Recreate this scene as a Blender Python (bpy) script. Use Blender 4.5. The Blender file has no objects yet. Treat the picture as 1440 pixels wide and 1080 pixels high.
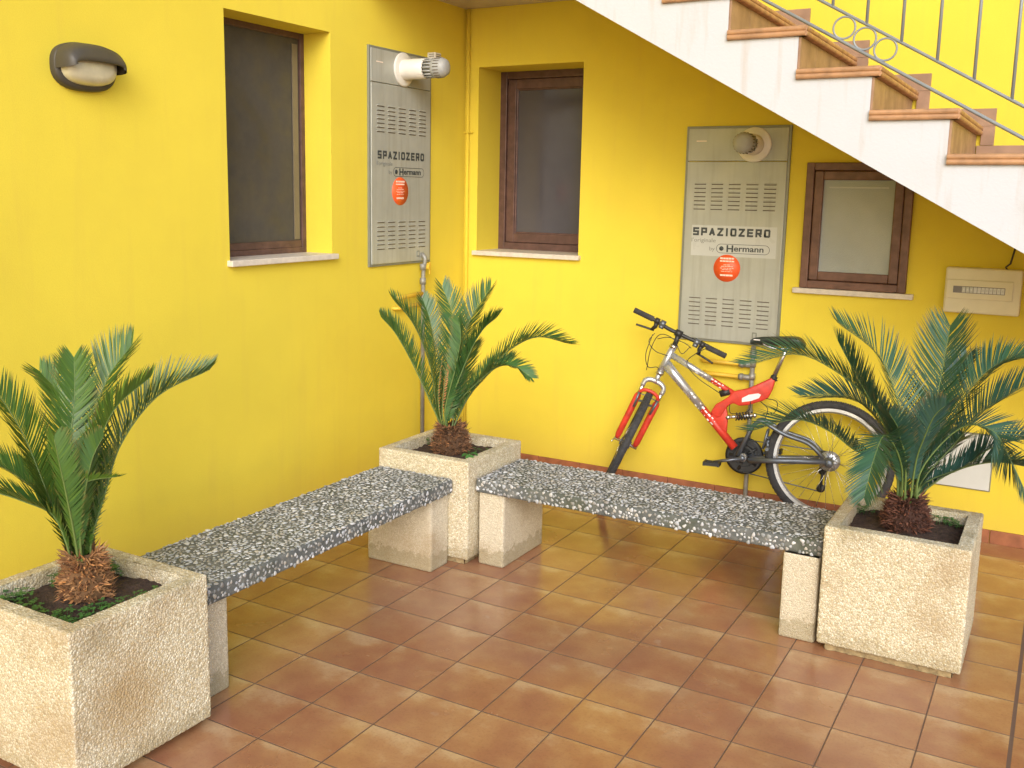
import bpy, bmesh, math, random
from mathutils import Vector, Matrix, noise
R = math.radians
scene = bpy.context.scene
col = scene.collection
rnd = random.Random(7)

# ---------------------------------------------------------------- camera numbers (measured from the tile grid)
CAM = Vector((3.54114, -5.72214, 1.79719))
FW = Vector((-0.49258, 0.85476, -0.16353)); RT = Vector((0.86492, 0.50164, 0.01675)); UP = Vector((-0.09635, 0.13319, 0.98640))
FPX, CX, CY = 1397.311, 693.81, 502.378
def ray(px, py): return RT*((px-CX)/FPX) - UP*((py-CY)/FPX) + FW
def at(px, py, w): return CAM + ray(px, py)*w                    # a point w metres deep
def onp(px, py, p, n):                                           # a point on a plane
    d = ray(px, py); return CAM + d*((Vector(p)-CAM).dot(n)/d.dot(n))
def depth(p): return (Vector(p)-CAM).dot(FW)

# ---------------------------------------------------------------- node helpers
def mat(name, base=(.5,.5,.5), rough=.6, metal=0., spec=.5):
    m = bpy.data.materials.new(name); m.use_nodes = True
    nt = m.node_tree; b = nt.nodes['Principled BSDF']
    b.inputs['Base Color'].default_value = (*base, 1); b.inputs['Roughness'].default_value = rough
    b.inputs['Metallic'].default_value = metal; b.inputs['Specular IOR Level'].default_value = spec
    return m
class N:
    def __init__(s, m): s.t = m.node_tree; s.b = s.t.nodes['Principled BSDF']; s.p = None
    def new(s, k, **kw):
        n = s.t.nodes.new(k)
        for a, v in kw.items(): setattr(n, a, v)
        return n
    def link(s, a, b): s.t.links.new(a, b)
    def pos(s):
        if not s.p: s.p = s.new('ShaderNodeNewGeometry').outputs['Position']
        return s.p
    def obj(s): return s.new('ShaderNodeTexCoord').outputs['Object']
    def set(s, inp, v):
        if hasattr(v, 'links'): s.link(v, inp)
        elif v is not None:
            if hasattr(v, '__len__') and len(v) == 3 and inp.type == 'RGBA': v = (*v, 1)
            inp.default_value = v
    def math(s, op, a, b=None, c=None):
        n = s.new('ShaderNodeMath', operation=op); s.set(n.inputs[0], a)
        if b is not None: s.set(n.inputs[1], b)
        if c is not None: s.set(n.inputs[2], c)
        return n.outputs[0]
    def vmath(s, op, a, b=None):
        n = s.new('ShaderNodeVectorMath', operation=op); s.set(n.inputs[0], a)
        if b is not None: s.set(n.inputs[1], b)
        return n.outputs[0]
    def noise(s, v, scale, detail=4, rough=.55):
        n = s.new('ShaderNodeTexNoise'); s.link(v, n.inputs['Vector']); n.inputs['Scale'].default_value = scale
        n.inputs['Detail'].default_value = detail; n.inputs['Roughness'].default_value = rough
        return n.outputs['Fac']
    def voro(s, v, scale, feature='F1', rnd_=1.):
        n = s.new('ShaderNodeTexVoronoi', feature=feature); s.link(v, n.inputs['Vector']); n.inputs['Scale'].default_value = scale
        n.inputs['Randomness'].default_value = rnd_
        return n
    def ramp(s, f, stops, interp='LINEAR'):
        n = s.new('ShaderNodeValToRGB'); s.link(f, n.inputs[0]); cr = n.color_ramp; cr.interpolation = interp
        while len(cr.elements) < len(stops): cr.elements.new(.5)
        for e, (p, c) in zip(cr.elements, stops):
            e.position = p; e.color = (*c, 1) if hasattr(c, '__len__') else (c, c, c, 1)
        return n.outputs[0]
    def mix(s, f, a, b, mode='MIX'):
        n = s.new('ShaderNodeMix', data_type='RGBA', blend_type=mode)
        s.set(n.inputs[0], f); s.set(n.inputs[6], a); s.set(n.inputs[7], b); return n.outputs[2]
    def bump(s, h, dist, strength=1., prev=None):
        n = s.new('ShaderNodeBump'); s.link(h, n.inputs['Height']); n.inputs['Distance'].default_value = dist
        n.inputs['Strength'].default_value = strength
        if prev is not None: s.link(prev, n.inputs['Normal'])
        return n.outputs[0]
    def color(s, c): s.set(s.b.inputs['Base Color'], c)
    def rough(s, c): s.set(s.b.inputs['Roughness'], c)
    def normal(s, c): s.link(c, s.b.inputs['Normal'])

M = {}
def weather(m, base, amt=.15, scale=6, rough=.6, bumpd=0., bscale=80):
    g = N(m); f = g.noise(g.obj(), scale, 5)
    c = g.ramp(f, [(.3, tuple(x*(1-amt) for x in base)), (.7, tuple(min(1, x*(1+amt*.6)) for x in base))])
    g.color(c); g.rough(g.ramp(f, [(.3, min(1, rough+.08)), (.7, max(.05, rough-.06))]))
    if bumpd: g.normal(g.bump(g.noise(g.obj(), bscale, 3), bumpd))
    return m
def simple(name, base, rough=.5, metal=0., amt=.12, scale=9, bumpd=0., bscale=80):
    M[name] = weather(mat(name, base, rough, metal), base, amt, scale, rough, bumpd, bscale); return M[name]

# yellow stucco
def stucco(name, base):
    m = mat(name, base, .9, spec=.25); g = N(m); p = g.pos()
    big = g.noise(p, .8, 4); mid = g.noise(p, 5, 5); fine = g.noise(p, 230, 3, .6)
    c = g.mix(g.ramp(big, [(.35, 0.), (.65, 1.)]), tuple(x*.93 for x in base), tuple(min(1, x*1.04) for x in base))
    c = g.mix(g.math('MULTIPLY', g.ramp(mid, [(.45, 0.), (.8, 1.)]), .22), c, (base[0]*.86, base[1]*.80, base[2]*1.0))
    c = g.mix(g.math('MULTIPLY', g.ramp(fine, [(.35, 1.), (.6, 0.)]), .25), c, (base[0]*.8, base[1]*.74, base[2]*.7))
    mp = g.new('ShaderNodeMapping'); g.link(p, mp.inputs[0]); mp.inputs['Scale'].default_value = (9, 9, .7)
    c = g.mix(g.math('MULTIPLY', g.ramp(g.noise(mp.outputs[0], 1.3, 5), [(.54, 0.), (.75, 1.)]), .16), c, (base[0]*.78, base[1]*.66, base[2]*1.3))
    # splashed dirt close to the ground
    z = g.new('ShaderNodeSeparateXYZ'); g.link(p, z.inputs[0])
    d = g.math('MULTIPLY', g.ramp(g.math('ADD', z.outputs[2], g.math('MULTIPLY', mid, .25)), [(.14, 1.), (.42, 0.)]), .35)
    c = g.mix(d, c, (base[0]*.62, base[1]*.5, base[2]*1.2))
    g.color(c); g.normal(g.bump(fine, .002, .45, g.bump(g.noise(p, 18, 3), .004, .2))); M[name] = m
stucco('wall_paint', (.79, .642, .066))
stucco('wall_paint_inner', (.78, .60, .058))

# washed pebble concrete of the planters
def washed(name, tones, scale=95, stain=(.36,.25,.13), moss=.35):
    m = mat(name, tones[1], .9, spec=.3); g = N(m); p = g.pos()
    wob = g.vmath('ADD', p, g.vmath('SCALE', g.new('ShaderNodeTexNoise').outputs['Color']))
    v = g.voro(p, scale); hue = g.new('ShaderNodeSeparateColor'); g.link(v.outputs['Color'], hue.inputs[0])
    c = g.ramp(hue.outputs[0], [(0., tones[0]), (.35, tones[1]), (.7, tones[2]), (.95, tones[3])])
    e = g.voro(p, scale, 'DISTANCE_TO_EDGE').outputs['Distance']
    c = g.mix(g.math('MULTIPLY', g.ramp(e, [(.0, 1.), (.16, 0.)]), .8), c, tones[4])
    big = g.noise(p, 3.2, 5)
    c = g.mix(g.math('MULTIPLY', g.ramp(big, [(.52, 0.), (.72, 1.)]), .55), c, stain)
    if name == 'pebble_concrete':                # rusty water stain on the nearest planter
        sp_ = g.new('ShaderNodeVectorMath', operation='DISTANCE'); g.link(p, sp_.inputs[0]); sp_.inputs[1].default_value = (1.175, -3.80, .24)
        dd = g.math('ADD', sp_.outputs['Value'], g.math('MULTIPLY', g.math('SUBTRACT', g.noise(p, 9, 4), .5), .16))
        c = g.mix(g.math('MULTIPLY', g.ramp(dd, [(.05, 1.), (.17, 0.)]), .55), c, (.40,.27,.12))
    z = g.new('ShaderNodeSeparateXYZ'); g.link(p, z.inputs[0])
    d = g.math('MULTIPLY', g.ramp(g.math('ADD', z.outputs[2], g.math('MULTIPLY', g.noise(p, 26, 5), -.15)), [(-.07, 1.), (.0, .25), (.06, 0.)]), moss)
    c = g.mix(d, c, (.25, .20, .10))
    mo = g.ramp(g.noise(p, 6, 5), [(.50, 0.), (.66, 1.)]); rim = g.ramp(z.outputs[2], [(.40, 0.), (.53, 1.)])
    c = g.mix(g.math('MULTIPLY', g.math('MULTIPLY', mo, rim), .5), c, (.20,.17,.09))
    g.color(c); h = g.math('SUBTRACT', 1., v.outputs['Distance'])
    g.normal(g.bump(h, .005, .7, g.bump(g.noise(p, 300, 2), .001, .5))); M[name] = m
washed('pebble_concrete', [(.56,.47,.30), (.73,.65,.47), (.84,.79,.63), (.64,.53,.33), (.34,.28,.18)], 135)
washed('leg_concrete', [(.60,.53,.38), (.71,.64,.49), (.78,.72,.58), (.64,.55,.40), (.42,.36,.26)], 170, moss=.5)
simple('foot_concrete', (.36,.27,.14), .95, amt=.4, scale=40, bumpd=.004)

# bench: dark cement and loose coloured stones (stone tint stored per pebble)
m = mat('bench_cement', (.10,.095,.085), .85); g = N(m); p = g.pos()
c = g.ramp(g.noise(p, 22, 5), [(.3, (.08,.088,.086)), (.55, (.135,.142,.138)), (.75, (.20,.205,.19))])
c = g.mix(g.math('MULTIPLY', g.ramp(g.noise(p, 5, 5), [(.5, 0.), (.7, 1.)]), .6), c, (.075,.085,.04))
g.color(c); g.normal(g.bump(g.noise(p, 120, 4), .004, .8)); M['bench_cement'] = m
m = mat('bench_stone', (.6,.6,.55), .42); g = N(m); a = g.new('ShaderNodeAttribute'); a.attribute_name = 'tint'
c = g.mix(g.math('MULTIPLY', g.noise(g.pos(), 140, 3), .35), a.outputs['Color'], (.25,.23,.2)); g.color(g.mix(g.math('MULTIPLY', g.ramp(g.noise(g.pos(), 4, 5), [(.48, 0.), (.72, 1.)]), .45), c, (.20,.20,.15))); g.rough(.42); M['bench_stone'] = m

# tiled floor
T = .27; OX, OY = 5.05912*T, -9.83822*T
m = mat('floor_tile', (.45,.22,.12), .3); g = N(m); p = g.pos()
sep = g.new('ShaderNodeSeparateXYZ'); g.link(p, sep.inputs[0])
def cell(v, off):
    t = g.math('DIVIDE', g.math('SUBTRACT', v, off), T); return g.math('FLOOR', t), g.math('FRACT', t)
ix, fx = cell(sep.outputs[0], OX); iy, fy = cell(sep.outputs[1], OY)
cmb = g.new('ShaderNodeCombineXYZ'); g.link(ix, cmb.inputs[0]); g.link(iy, cmb.inputs[1])
wn = g.new('ShaderNodeTexWhiteNoise', noise_dimensions='3D'); g.link(cmb.outputs[0], wn.inputs['Vector'])
ex = g.math('MINIMUM', fx, g.math('SUBTRACT', 1., fx)); ey = g.math('MINIMUM', fy, g.math('SUBTRACT', 1., fy))
wide = g.math('MULTIPLY', g.math('LESS_THAN', g.math('ABSOLUTE', g.math('SUBTRACT', sep.outputs[0], OX+8*T)), .0065), 1.)
wob = g.math('MULTIPLY', g.math('SUBTRACT', g.noise(p, 60, 3), .5), .006)
e = g.math('ADD', g.math('MINIMUM', ex, ey), g.math('ADD', wob, g.math('MULTIPLY', g.math('SUBTRACT', g.noise(p, 260, 2), .5), .008)))
grout = g.math('MAXIMUM', g.ramp(e, [(.006, 1.), (.012, 0.)]), wide)
loc = g.new('ShaderNodeCombineXYZ'); g.link(fx, loc.inputs[0]); g.link(fy, loc.inputs[1]); g.link(g.math('MULTIPLY', wn.outputs['Value'], 37.), loc.inputs[2])
blot = g.noise(loc.outputs[0], 1.9, 3, .5)
band = g.math('ADD', g.math('ADD', g.math('MULTIPLY', g.math('POWER', fy, 3.), .30), -.06), g.math('ADD', blot, g.math('MULTIPLY', g.math('SUBTRACT', g.noise(p, 38, 5, .7), .5), .16)))     # every tile is fired paler along one edge
c = g.ramp(band, [(.26, (.315,.130,.070)), (.45, (.37,.172,.084)), (.62, (.43,.230,.108)), (.84, (.58,.41,.23))])
c = g.mix(.28, c, g.mix(wn.outputs['Value'], (.31,.140,.085), (.46,.265,.135)))
sp = g.noise(p, 95, 4, .7); c = g.mix(g.math('MULTIPLY', g.ramp(sp, [(.5, 0.), (.7, 1.)]), .3), c, (.17,.085,.050))
c = g.mix(g.math('MULTIPLY', g.ramp(g.noise(p, 1.1, 5), [(.5, 0.), (.75, 1.)]), .35), c, (.22,.115,.085))
spl = g.noise(p, 5.5, 3); c = g.mix(g.math('MULTIPLY', g.ramp(spl, [(.70, 0.), (.76, 1.)]), .35), c, (.50,.44,.38))
c = g.mix(g.math('MULTIPLY', grout, .9), c, (.10,.058,.040)); g.color(c)
rg = g.ramp(g.noise(p, 3, 5), [(.3, .12), (.7, .30)]); g.rough(g.mix(grout, rg, (.9,.9,.9)))
hh = g.math('MULTIPLY', grout, -1.)
g.normal(g.bump(hh, .0025, .8, g.bump(g.noise(loc.outputs[0], 2.5, 2), .004, .25, g.bump(sp, .0006, .35))))
g.b.inputs['Specular IOR Level'].default_value = .75; M['floor_tile'] = m

simple('skirting_clay', (.33,.12,.055), .55, amt=.3, scale=14)
m = mat('stair_white', (.80,.79,.78), .75); g = N(m); p = g.pos()
mp = g.new('ShaderNodeMapping'); g.link(p, mp.inputs[0]); mp.inputs['Scale'].default_value = (14, 14, 1.6)
st = g.noise(mp.outputs[0], 1.2, 5); c = g.mix(g.math('MULTIPLY', g.ramp(st, [(.56, 0.), (.72, 1.)]), .38), (.55,.575,.625), (.44,.36,.29))
c = g.mix(g.math('MULTIPLY', g.ramp(g.noise(p, 2.4, 5), [(.5, 0.), (.8, 1.)]), .25), c, (.49,.48,.47))
g.color(c); g.normal(g.bump(g.noise(p, 90, 3), .002, .5)); M['stair_white'] = m
simple('tread_clay', (.43,.235,.115), .5, amt=.28, scale=18, bumpd=.001)
simple('riser_clay', (.34,.205,.125), .5, amt=.25, scale=9)
simple('slab_plaster', (.56,.50,.40), .85)
simple('rail_metal', (.27,.30,.33), .5, .2)
simple('wood_dark', (.115,.060,.050), .42, amt=.35, scale=20)
simple('wood_red', (.165,.082,.058), .45, amt=.3, scale=20)
simple('marble', (.66,.60,.52), .4, amt=.15, scale=25)
simple('cab_metal', (.42,.435,.39), .38, .15, amt=.12, scale=4, bumpd=.006, bscale=3.5)
m = M['cab_metal']; g = N(m); p = g.pos(); mp = g.new('ShaderNodeMapping'); g.link(p, mp.inputs[0]); mp.inputs['Scale'].default_value = (26, 26, 1.5)
src = g.b.inputs['Base Color'].links[0].from_socket
g.color(g.mix(g.math('MULTIPLY', g.ramp(g.noise(mp.outputs[0], 1.4, 6), [(.48, 0.), (.78, 1.)]), .4), src, (.24,.22,.16)))
simple('cab_edge', (.24,.25,.21), .5, .3)
simple('slot_dark', (.12,.10,.075), .8)
simple('flue_white', (.74,.72,.66), .4)
simple('flue_grey', (.36,.37,.37), .5)
simple('ink', (.045,.055,.06), .5); simple('ink_soft', (.24,.25,.23), .5)
simple('label_film', (.52,.54,.52), .3, amt=.04)
simple('sticker_orange', (.86,.12,.03), .4, amt=.06); simple('sticker_white', (.85,.72,.62), .4, amt=.02)
simple('box_cream', (.74,.70,.52), .45, amt=.06); simple('breaker_white', (.72,.74,.76), .35, amt=.05)
simple('breaker_grey', (.22,.21,.22), .5); simple('lid_grey', (.60,.63,.63), .5, amt=.05)
simple('pipe_grey', (.33,.325,.29), .5, .4, amt=.25, scale=16); simple('pipe_yellow', (.72,.47,.04), .5)
simple('lamp_body', (.060,.052,.040), .5); simple('black_rubber', (.05,.05,.052), .85, amt=.3, scale=30)
simple('bike_red', (.62,.045,.025), .38, amt=.22, scale=22); simple('bike_silver', (.56,.58,.61), .28, .7)
simple('bike_dark', (.16,.18,.21), .35, .6); simple('bike_decal', (.82,.80,.80), .35, amt=.03)
simple('black_plastic', (.022,.023,.024), .45); simple('chrome', (.62,.62,.62), .22, .95, amt=.06)
simple('cable_black', (.02,.02,.02), .5); simple('saddle_vinyl', (.025,.035,.03), .38)
simple('soil', (.055,.032,.022), .95, amt=.5, scale=45, bumpd=.01, bscale=70)
simple('weed_green', (.055,.17,.035), .6, amt=.4, scale=30)
simple('rachis_green', (.13,.19,.05), .45); simple('frond_dry', (.42,.20,.07), .7)
m = mat('lamp_glass', (.62,.58,.42), .25); N(m).b.inputs['Coat Weight'].default_value = .3; weather(m, (.62,.585,.43), .12, 18, .3); M['lamp_glass'] = m
m = mat('trunk_fibre', (.2,.1,.05), .9); g = N(m); a = g.new('ShaderNodeAttribute'); a.attribute_name = 'tint'; g.color(a.outputs['Color']); M['trunk_fibre'] = m
def leaf(name, dark, light, blue):
    m = mat(name, light, .38); g = N(m); a = g.new('ShaderNodeAttribute'); a.attribute_name = 'tint'
    s = g.new('ShaderNodeSeparateColor'); g.link(a.outputs['Color'], s.inputs[0])
    c = g.mix(s.outputs[0], dark, light); c = g.mix(g.math('MULTIPLY', s.outputs[1], .6), c, blue); c = g.mix(s.outputs[2], c, (.34,.22,.07)); g.color(c)
    g.b.inputs['Specular IOR Level'].default_value = .55
    # thin leaves let some light through
    tr = g.new('ShaderNodeBsdfTranslucent'); g.link(c, tr.inputs['Color'])
    mx = g.new('ShaderNodeMixShader'); mx.inputs[0].default_value = .22
    out = g.t.nodes['Material Output']; g.link(g.b.outputs[0], mx.inputs[1]); g.link(tr.outputs[0], mx.inputs[2]); g.link(mx.outputs[0], out.inputs['Surface'])
    M[name] = m
leaf('leaf_sky_tint', (.014,.055,.022), (.055,.145,.060), (.05,.125,.14))  # bluish mix puts reflected sky into the leaf colour
leaf('leaf_mid', (.026,.085,.020), (.105,.23,.045), (.07,.18,.09))
leaf('leaf_warm', (.030,.085,.012), (.12,.225,.030), (.055,.15,.06))
def pane(name, base, rough):
    m = mat(name, base, rough, spec=.6); g = N(m); f = g.noise(g.pos(), 2.2, 3)
    g.color(g.ramp(f, [(.3, tuple(x*.85 for x in base)), (.7, tuple(x*1.15 for x in base))]))
    g.rough(g.ramp(g.noise(g.pos(), 9, 4), [(.35, rough), (.7, min(1, rough*2.2))])); M[name] = m; return g
pane('pane_dark', (.072,.068,.085), .09)
pane('screen_net', (.068,.060,.046), .5)
simple('olive_reflection', (.19,.155,.10), .5)
pane('pane_brown', (.085,.070,.055), .08)
g = pane('pane_frost', (.40,.44,.43), .38); g.normal(g.bump(g.noise(g.pos(), 260, 2), .004, .8))

# ---------------------------------------------------------------- mesh builder
class MB:
    def __init__(s): s.v = []; s.f = []; s.m = []; s.t = []; s.sm = []
    def face(s, ids, mi=0, smooth=False): s.f.append(tuple(ids)); s.m.append(mi); s.sm.append(smooth)
    def add(s, vs, fs, mi=0, tint=(1,1,1), smooth=False):
        b = len(s.v); s.v += [tuple(v) for v in vs]; s.t += [tint]*len(vs)
        for f in fs: s.face([b+i for i in f], mi, smooth)
    def box(s, a, b, mi=0, bev=0.):
        x0, y0, z0 = [min(p, q) for p, q in zip(a, b)]; x1, y1, z1 = [max(p, q) for p, q in zip(a, b)]
        if bev <= 0:
            vs = [(x, y, z) for x in (x0, x1) for y in (y0, y1) for z in (z0, z1)]
            s.add(vs, [(0,1,3,2), (4,6,7,5), (0,4,5,1), (2,3,7,6), (0,2,6,4), (1,5,7,3)], mi); return
        bm = bmesh.new(); bmesh.ops.create_cube(bm, size=1)
        for v in bm.verts: v.co = Vector(((x0+x1)/2+v.co.x*(x1-x0), (y0+y1)/2+v.co.y*(y1-y0), (z0+z1)/2+v.co.z*(z1-z0)))
        bmesh.ops.bevel(bm, geom=bm.edges[:], offset=bev, segments=2, affect='EDGES', profile=.5); s.bm(bm, mi)
    def bm(s, bm, mi=0, mx=None, smooth=False, tint=(1,1,1)):
        bm.verts.index_update()
        s.add([(mx @ v.co if mx else v.co) for v in bm.verts], [[v.index for v in f.verts] for f in bm.faces], mi, tint, smooth); bm.free()
    def tube(s, pts, r, seg=10, mi=0, cap=True, tint=(1,1,1), flat=None):
        pts = [Vector(p) for p in pts]; n = len(pts); rs = r if hasattr(r, '__len__') else [r]*n
        t0 = (pts[1]-pts[0]).normalized(); ref = Vector((0,0,1)) if abs(t0.z) < .9 else Vector((1,0,0))
        a = t0.cross(ref).normalized(); b = len(s.v)
        for i, p in enumerate(pts):
            t = (pts[min(i+1, n-1)]-pts[max(i-1, 0)]).normalized(); a = (a-t*a.dot(t)).normalized(); c = t.cross(a)
            for k in range(seg):
                an = 2*math.pi*k/seg; s.v.append(tuple(p+(a*math.cos(an)+c*math.sin(an)*(flat or 1))*rs[i])); s.t.append(tint)
        for i in range(n-1):
            for k in range(seg):
                k2 = (k+1) % seg; s.face((b+i*seg+k, b+i*seg+k2, b+(i+1)*seg+k2, b+(i+1)*seg+k), mi, True)
        if cap: s.face([b+k for k in range(seg)][::-1], mi); s.face([b+(n-1)*seg+k for k in range(seg)], mi)
    def lathe(s, prof, o, ax, seg=28, mi=0, mis=None):      # prof = [(along, radius)]
        o = Vector(o); ax = Vector(ax).normalized(); a = ax.cross(Vector((0,0,1)) if abs(ax.z) < .9 else Vector((1,0,0))).normalized(); c = ax.cross(a); b = len(s.v)
        for h, r in prof:
            for k in range(seg):
                an = 2*math.pi*k/seg; s.v.append(tuple(o+ax*h+(a*math.cos(an)+c*math.sin(an))*r)); s.t.append((1,1,1))
        for i in range(len(prof)-1):
            for k in range(seg):
                k2 = (k+1) % seg; s.face((b+i*seg+k, b+i*seg+k2, b+(i+1)*seg+k2, b+(i+1)*seg+k), mis[i] if mis else mi, True)
    def torus(s, o, ax, R_, r, seg=48, ring=10, mi=0, sx=1.):
        o = Vector(o); ax = Vector(ax).normalized(); a = ax.cross(Vector((0,0,1)) if abs(ax.z) < .9 else Vector((1,0,0))).normalized(); c = ax.cross(a); b = len(s.v)
        for i in range(seg):
            an = 2*math.pi*i/seg; d = a*math.cos(an)+c*math.sin(an)
            for k in range(ring):
                bn = 2*math.pi*k/ring; s.v.append(tuple(o+d*(R_+r*math.cos(bn)*sx)+ax*(r*math.sin(bn)))); s.t.append((1,1,1))
        for i in range(seg):
            for k in range(ring):
                i2 = (i+1) % seg; k2 = (k+1) % ring; s.face((b+i*ring+k, b+i2*ring+k, b+i2*ring+k2, b+i*ring+k2), mi, True)
    def prism(s, poly, o, u, v, w, th, mi=0, mi_side=None):  # poly (a,b) in axes u,v ; extruded th along w
        o, u, v, w = map(Vector, (o, u, v, w)); n = len(poly)
        vs = [o+u*a+v*b for a, b in poly]+[o+u*a+v*b+w*th for a, b in poly]
        b0 = len(s.v); s.v += [tuple(q) for q in vs]; s.t += [(1,1,1)]*len(vs)
        s.face([b0+i for i in range(n)][::-1], mi); s.face([b0+n+i for i in range(n)], mi)
        for i in range(n):
            j = (i+1) % n; k = mi_side[i] if isinstance(mi_side, (list, tuple)) else (mi if mi_side is None else mi_side)
            s.face((b0+i, b0+j, b0+n+j, b0+n+i), k)
    def build(s, name, mats, parent=None, origin=None):
        o = Vector(origin) if origin is not None else Vector((0,0,0))
        pl = Vector(parent['org']) if parent is not None and 'org' in parent else (o if parent is None else Vector((0,0,0)))
        if parent is not None: o = Vector(parent['org'])
        me = bpy.data.meshes.new(name); me.from_pydata([tuple(Vector(v)-o) for v in s.v], [], s.f); me.update()
        for m_ in (mats if isinstance(mats, (list, tuple)) else [mats]): me.materials.append(M[m_])
        me.polygons.foreach_set('material_index', s.m); me.polygons.foreach_set('use_smooth', s.sm)
        if any(t != (1,1,1) for t in s.t):
            at_ = me.color_attributes.new('tint', 'FLOAT_COLOR', 'POINT')
            at_.data.foreach_set('color', [q for t in s.t for q in (*t, 1)])
        ob = bpy.data.objects.new(name, me); col.objects.link(ob)
        if parent is not None: ob.parent = parent
        else: ob.location = o
        ob['org'] = tuple(o); return ob
orgs = []
def thing(name, label, cat, loc, group=None, parent=None):
    o = bpy.data.objects.new(name, None); o.empty_display_size = .1; col.objects.link(o); o['org'] = tuple(loc)
    o.location = loc
    if parent is not None: o.parent = parent; o.location = Vector(loc)-Vector(parent['org'])
    if label: o['label'] = label
    if cat: o['category'] = cat
    if group: o['group'] = group
    return o
def tag(o, label, cat, group=None):
    o['label'] = label; o['category'] = cat
    if group: o['group'] = group
    return o
def recalc(ob):
    bm = bmesh.new(); bm.from_mesh(ob.data); bmesh.ops.remove_doubles(bm, verts=bm.verts, dist=1e-5)
    bmesh.ops.recalc_face_normals(bm, faces=bm.faces); bm.to_mesh(ob.data); bm.free(); return ob

# ---------------------------------------------------------------- floor
f = MB(); f.add([(-30,-34,0), (34,-34,0), (34,30,0), (-30,30,0)], [(0,1,2,3)])
o = f.build('floor', 'floor_tile'); o['kind'] = 'structure'

# ---------------------------------------------------------------- house
house = thing('house', 'yellow stuccoed house whose two walls meet behind the benches', 'house', (0,0,0))
def wall(name, axis, u0, u1, z1, holes, thick):
    mb = MB()
    us = sorted({u0, u1} | {h[0] for h in holes} | {h[1] for h in holes}); zs = sorted({-.2, z1} | {h[2] for h in holes} | {h[3] for h in holes})
    P = (lambda u, z, d: (-d, u, z)) if axis == 'x' else (lambda u, z, d: (u, d, z))
    inside = lambda u, z: any(h[0] < u < h[1] and h[2] < z < h[3] for h in holes)
    for i in range(len(us)-1):
        for j in range(len(zs)-1):
            a, b, c, d = us[i], us[i+1], zs[j], zs[j+1]
            if inside((a+b)/2, (c+d)/2): continue
            mb.add([P(a,c,0), P(b,c,0), P(b,d,0), P(a,d,0)], [(0,1,2,3)] if axis == 'y' else [(0,3,2,1)][::-1])
    for a, b, c, d in holes:
        D = thick-.01
        for q in ([P(a,c,0),P(a,c,D),P(a,d,D),P(a,d,0)], [P(b,c,0),P(b,d,0),P(b,d,D),P(b,c,D)], [P(a,d,0),P(a,d,D),P(b,d,D),P(b,d,0)], [P(a,c,0),P(b,c,0),P(b,c,D),P(a,c,D)]):
            mb.add(q, [(0,1,2,3)])
    mb.add([P(u0,-.2,thick), P(u1,-.2,thick), P(u1,z1,thick), P(u0,z1,thick)], [(0,1,2,3)])
    for a, b in (((u0,-.2),(u0,z1)), ((u1,-.2),(u1,z1)), ((u0,z1),(u1,z1))):
        mb.add([P(*a,0), P(*b,0), P(*b,thick), P(*a,thick)], [(0,1,2,3)])
    return mb.build(name, 'wall_paint', house)
W1 = (-2.164, -1.386, 1.447, 2.629); W2 = (.099, .849, 1.412, 2.598); W3 = (2.26, 2.77, 1.32, 1.965)
wall('wall', 'x', -16, 0, 6.2, [W1], .42)
wall('wall', 'y', -.42, 9, 6.2, [W2, W3], .42)
roof = MB(); roof.box((-.6,-16.4,6.2), (.35,.3,6.38), 0); roof.box((.352,-.35,6.202), (9.4,.6,6.378), 0); roof.build('roof_edge', 'tread_clay', house)
sk = MB()
x = .012
while x < 8.8:
    x2 = x+.30; sk.box((x+.0015, -.011, .0), (x2-.0015, .004, .072), 0, .002); x = x2
y = -.015
while y > -15:
    y2 = y-.30; sk.box((-.004, y2+.0015, .0), (.011, y-.0015, .072), 0, .002); y = y2
sk.build('wall_skirting', 'skirting_clay', house)

def members(mb, P, a, b, c, d, w, d0, d1, mi=0, bev=.004):   # a frame ring in wall coordinates
    def bx(u0, u1, z0, z1): p, q = P(u0,z0,d0), P(u1,z1,d1); mb.box(p, q, mi, bev)
    bx(a, a+w, c, d); bx(b-w, b, c, d); bx(a+w, b-w, d-w, d); bx(a+w, b-w, c, c+w)
def window(axis, hole, dep, label, glass, wood, sash=True, sillout=.035):
    a, b, c, d = hole
    P = (lambda u, z, e: (-e, u, z)) if axis == 'x' else (lambda u, z, e: (u, e, z))
    w = thing('window', label, None, P((a+b)/2, c, dep), parent=house)
    m1 = MB(); members(m1, P, a-.004, b+.004, c-.004, d+.004, .052, dep, dep+.06)
    fr = m1.build('window_frame', wood, w)
    m2 = MB(); members(m2, P, a+.050, b-.050, c+.050, d-.050, .062, dep+.014, dep+.055)
    members(m2, P, a+.108, b-.108, c+.108, d-.108, .014, dep+.026, dep+.05, 0, .005)
    m2.build('sash', wood, w)
    m3 = MB(); m3.box(P(a+.115, c+.115, dep+.036), P(b-.115, d-.115, dep+.042)); m3.build('pane', glass, w)
    m4 = MB(); m4.box(P(a-.018, c-.028, -sillout), P(b+.018, c+.002, dep-.002), 0, .004); m4.build('sill', 'marble', w)
    return w
w1 = thing('window', 'tall dark window with insect net in the left wall', None, (-.18,-1.775,1.447), parent=house)
P = lambda u, z, e: (-e, u, z)
mb = MB(); a, b, c, d = W1; members(mb, P, a-.004, b+.004, c-.004, d+.004, .036, .183, .24); mb.build('window_frame', 'wood_dark', w1)
mb = MB(); mb.box(P(b-.088, c+.075, .190), P(b-.046, d-.06, .196), 0, .001); mb.build('jamb_reflection', 'olive_reflection', w1)  # olive strip painted in as the yellow jamb's reflection
mb = MB(); mb.box(P(a+.032, c+.032, .188), P(b-.032, c+.070, .200), 0, .002); mb.build('sash', 'wood_dark', w1)
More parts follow.
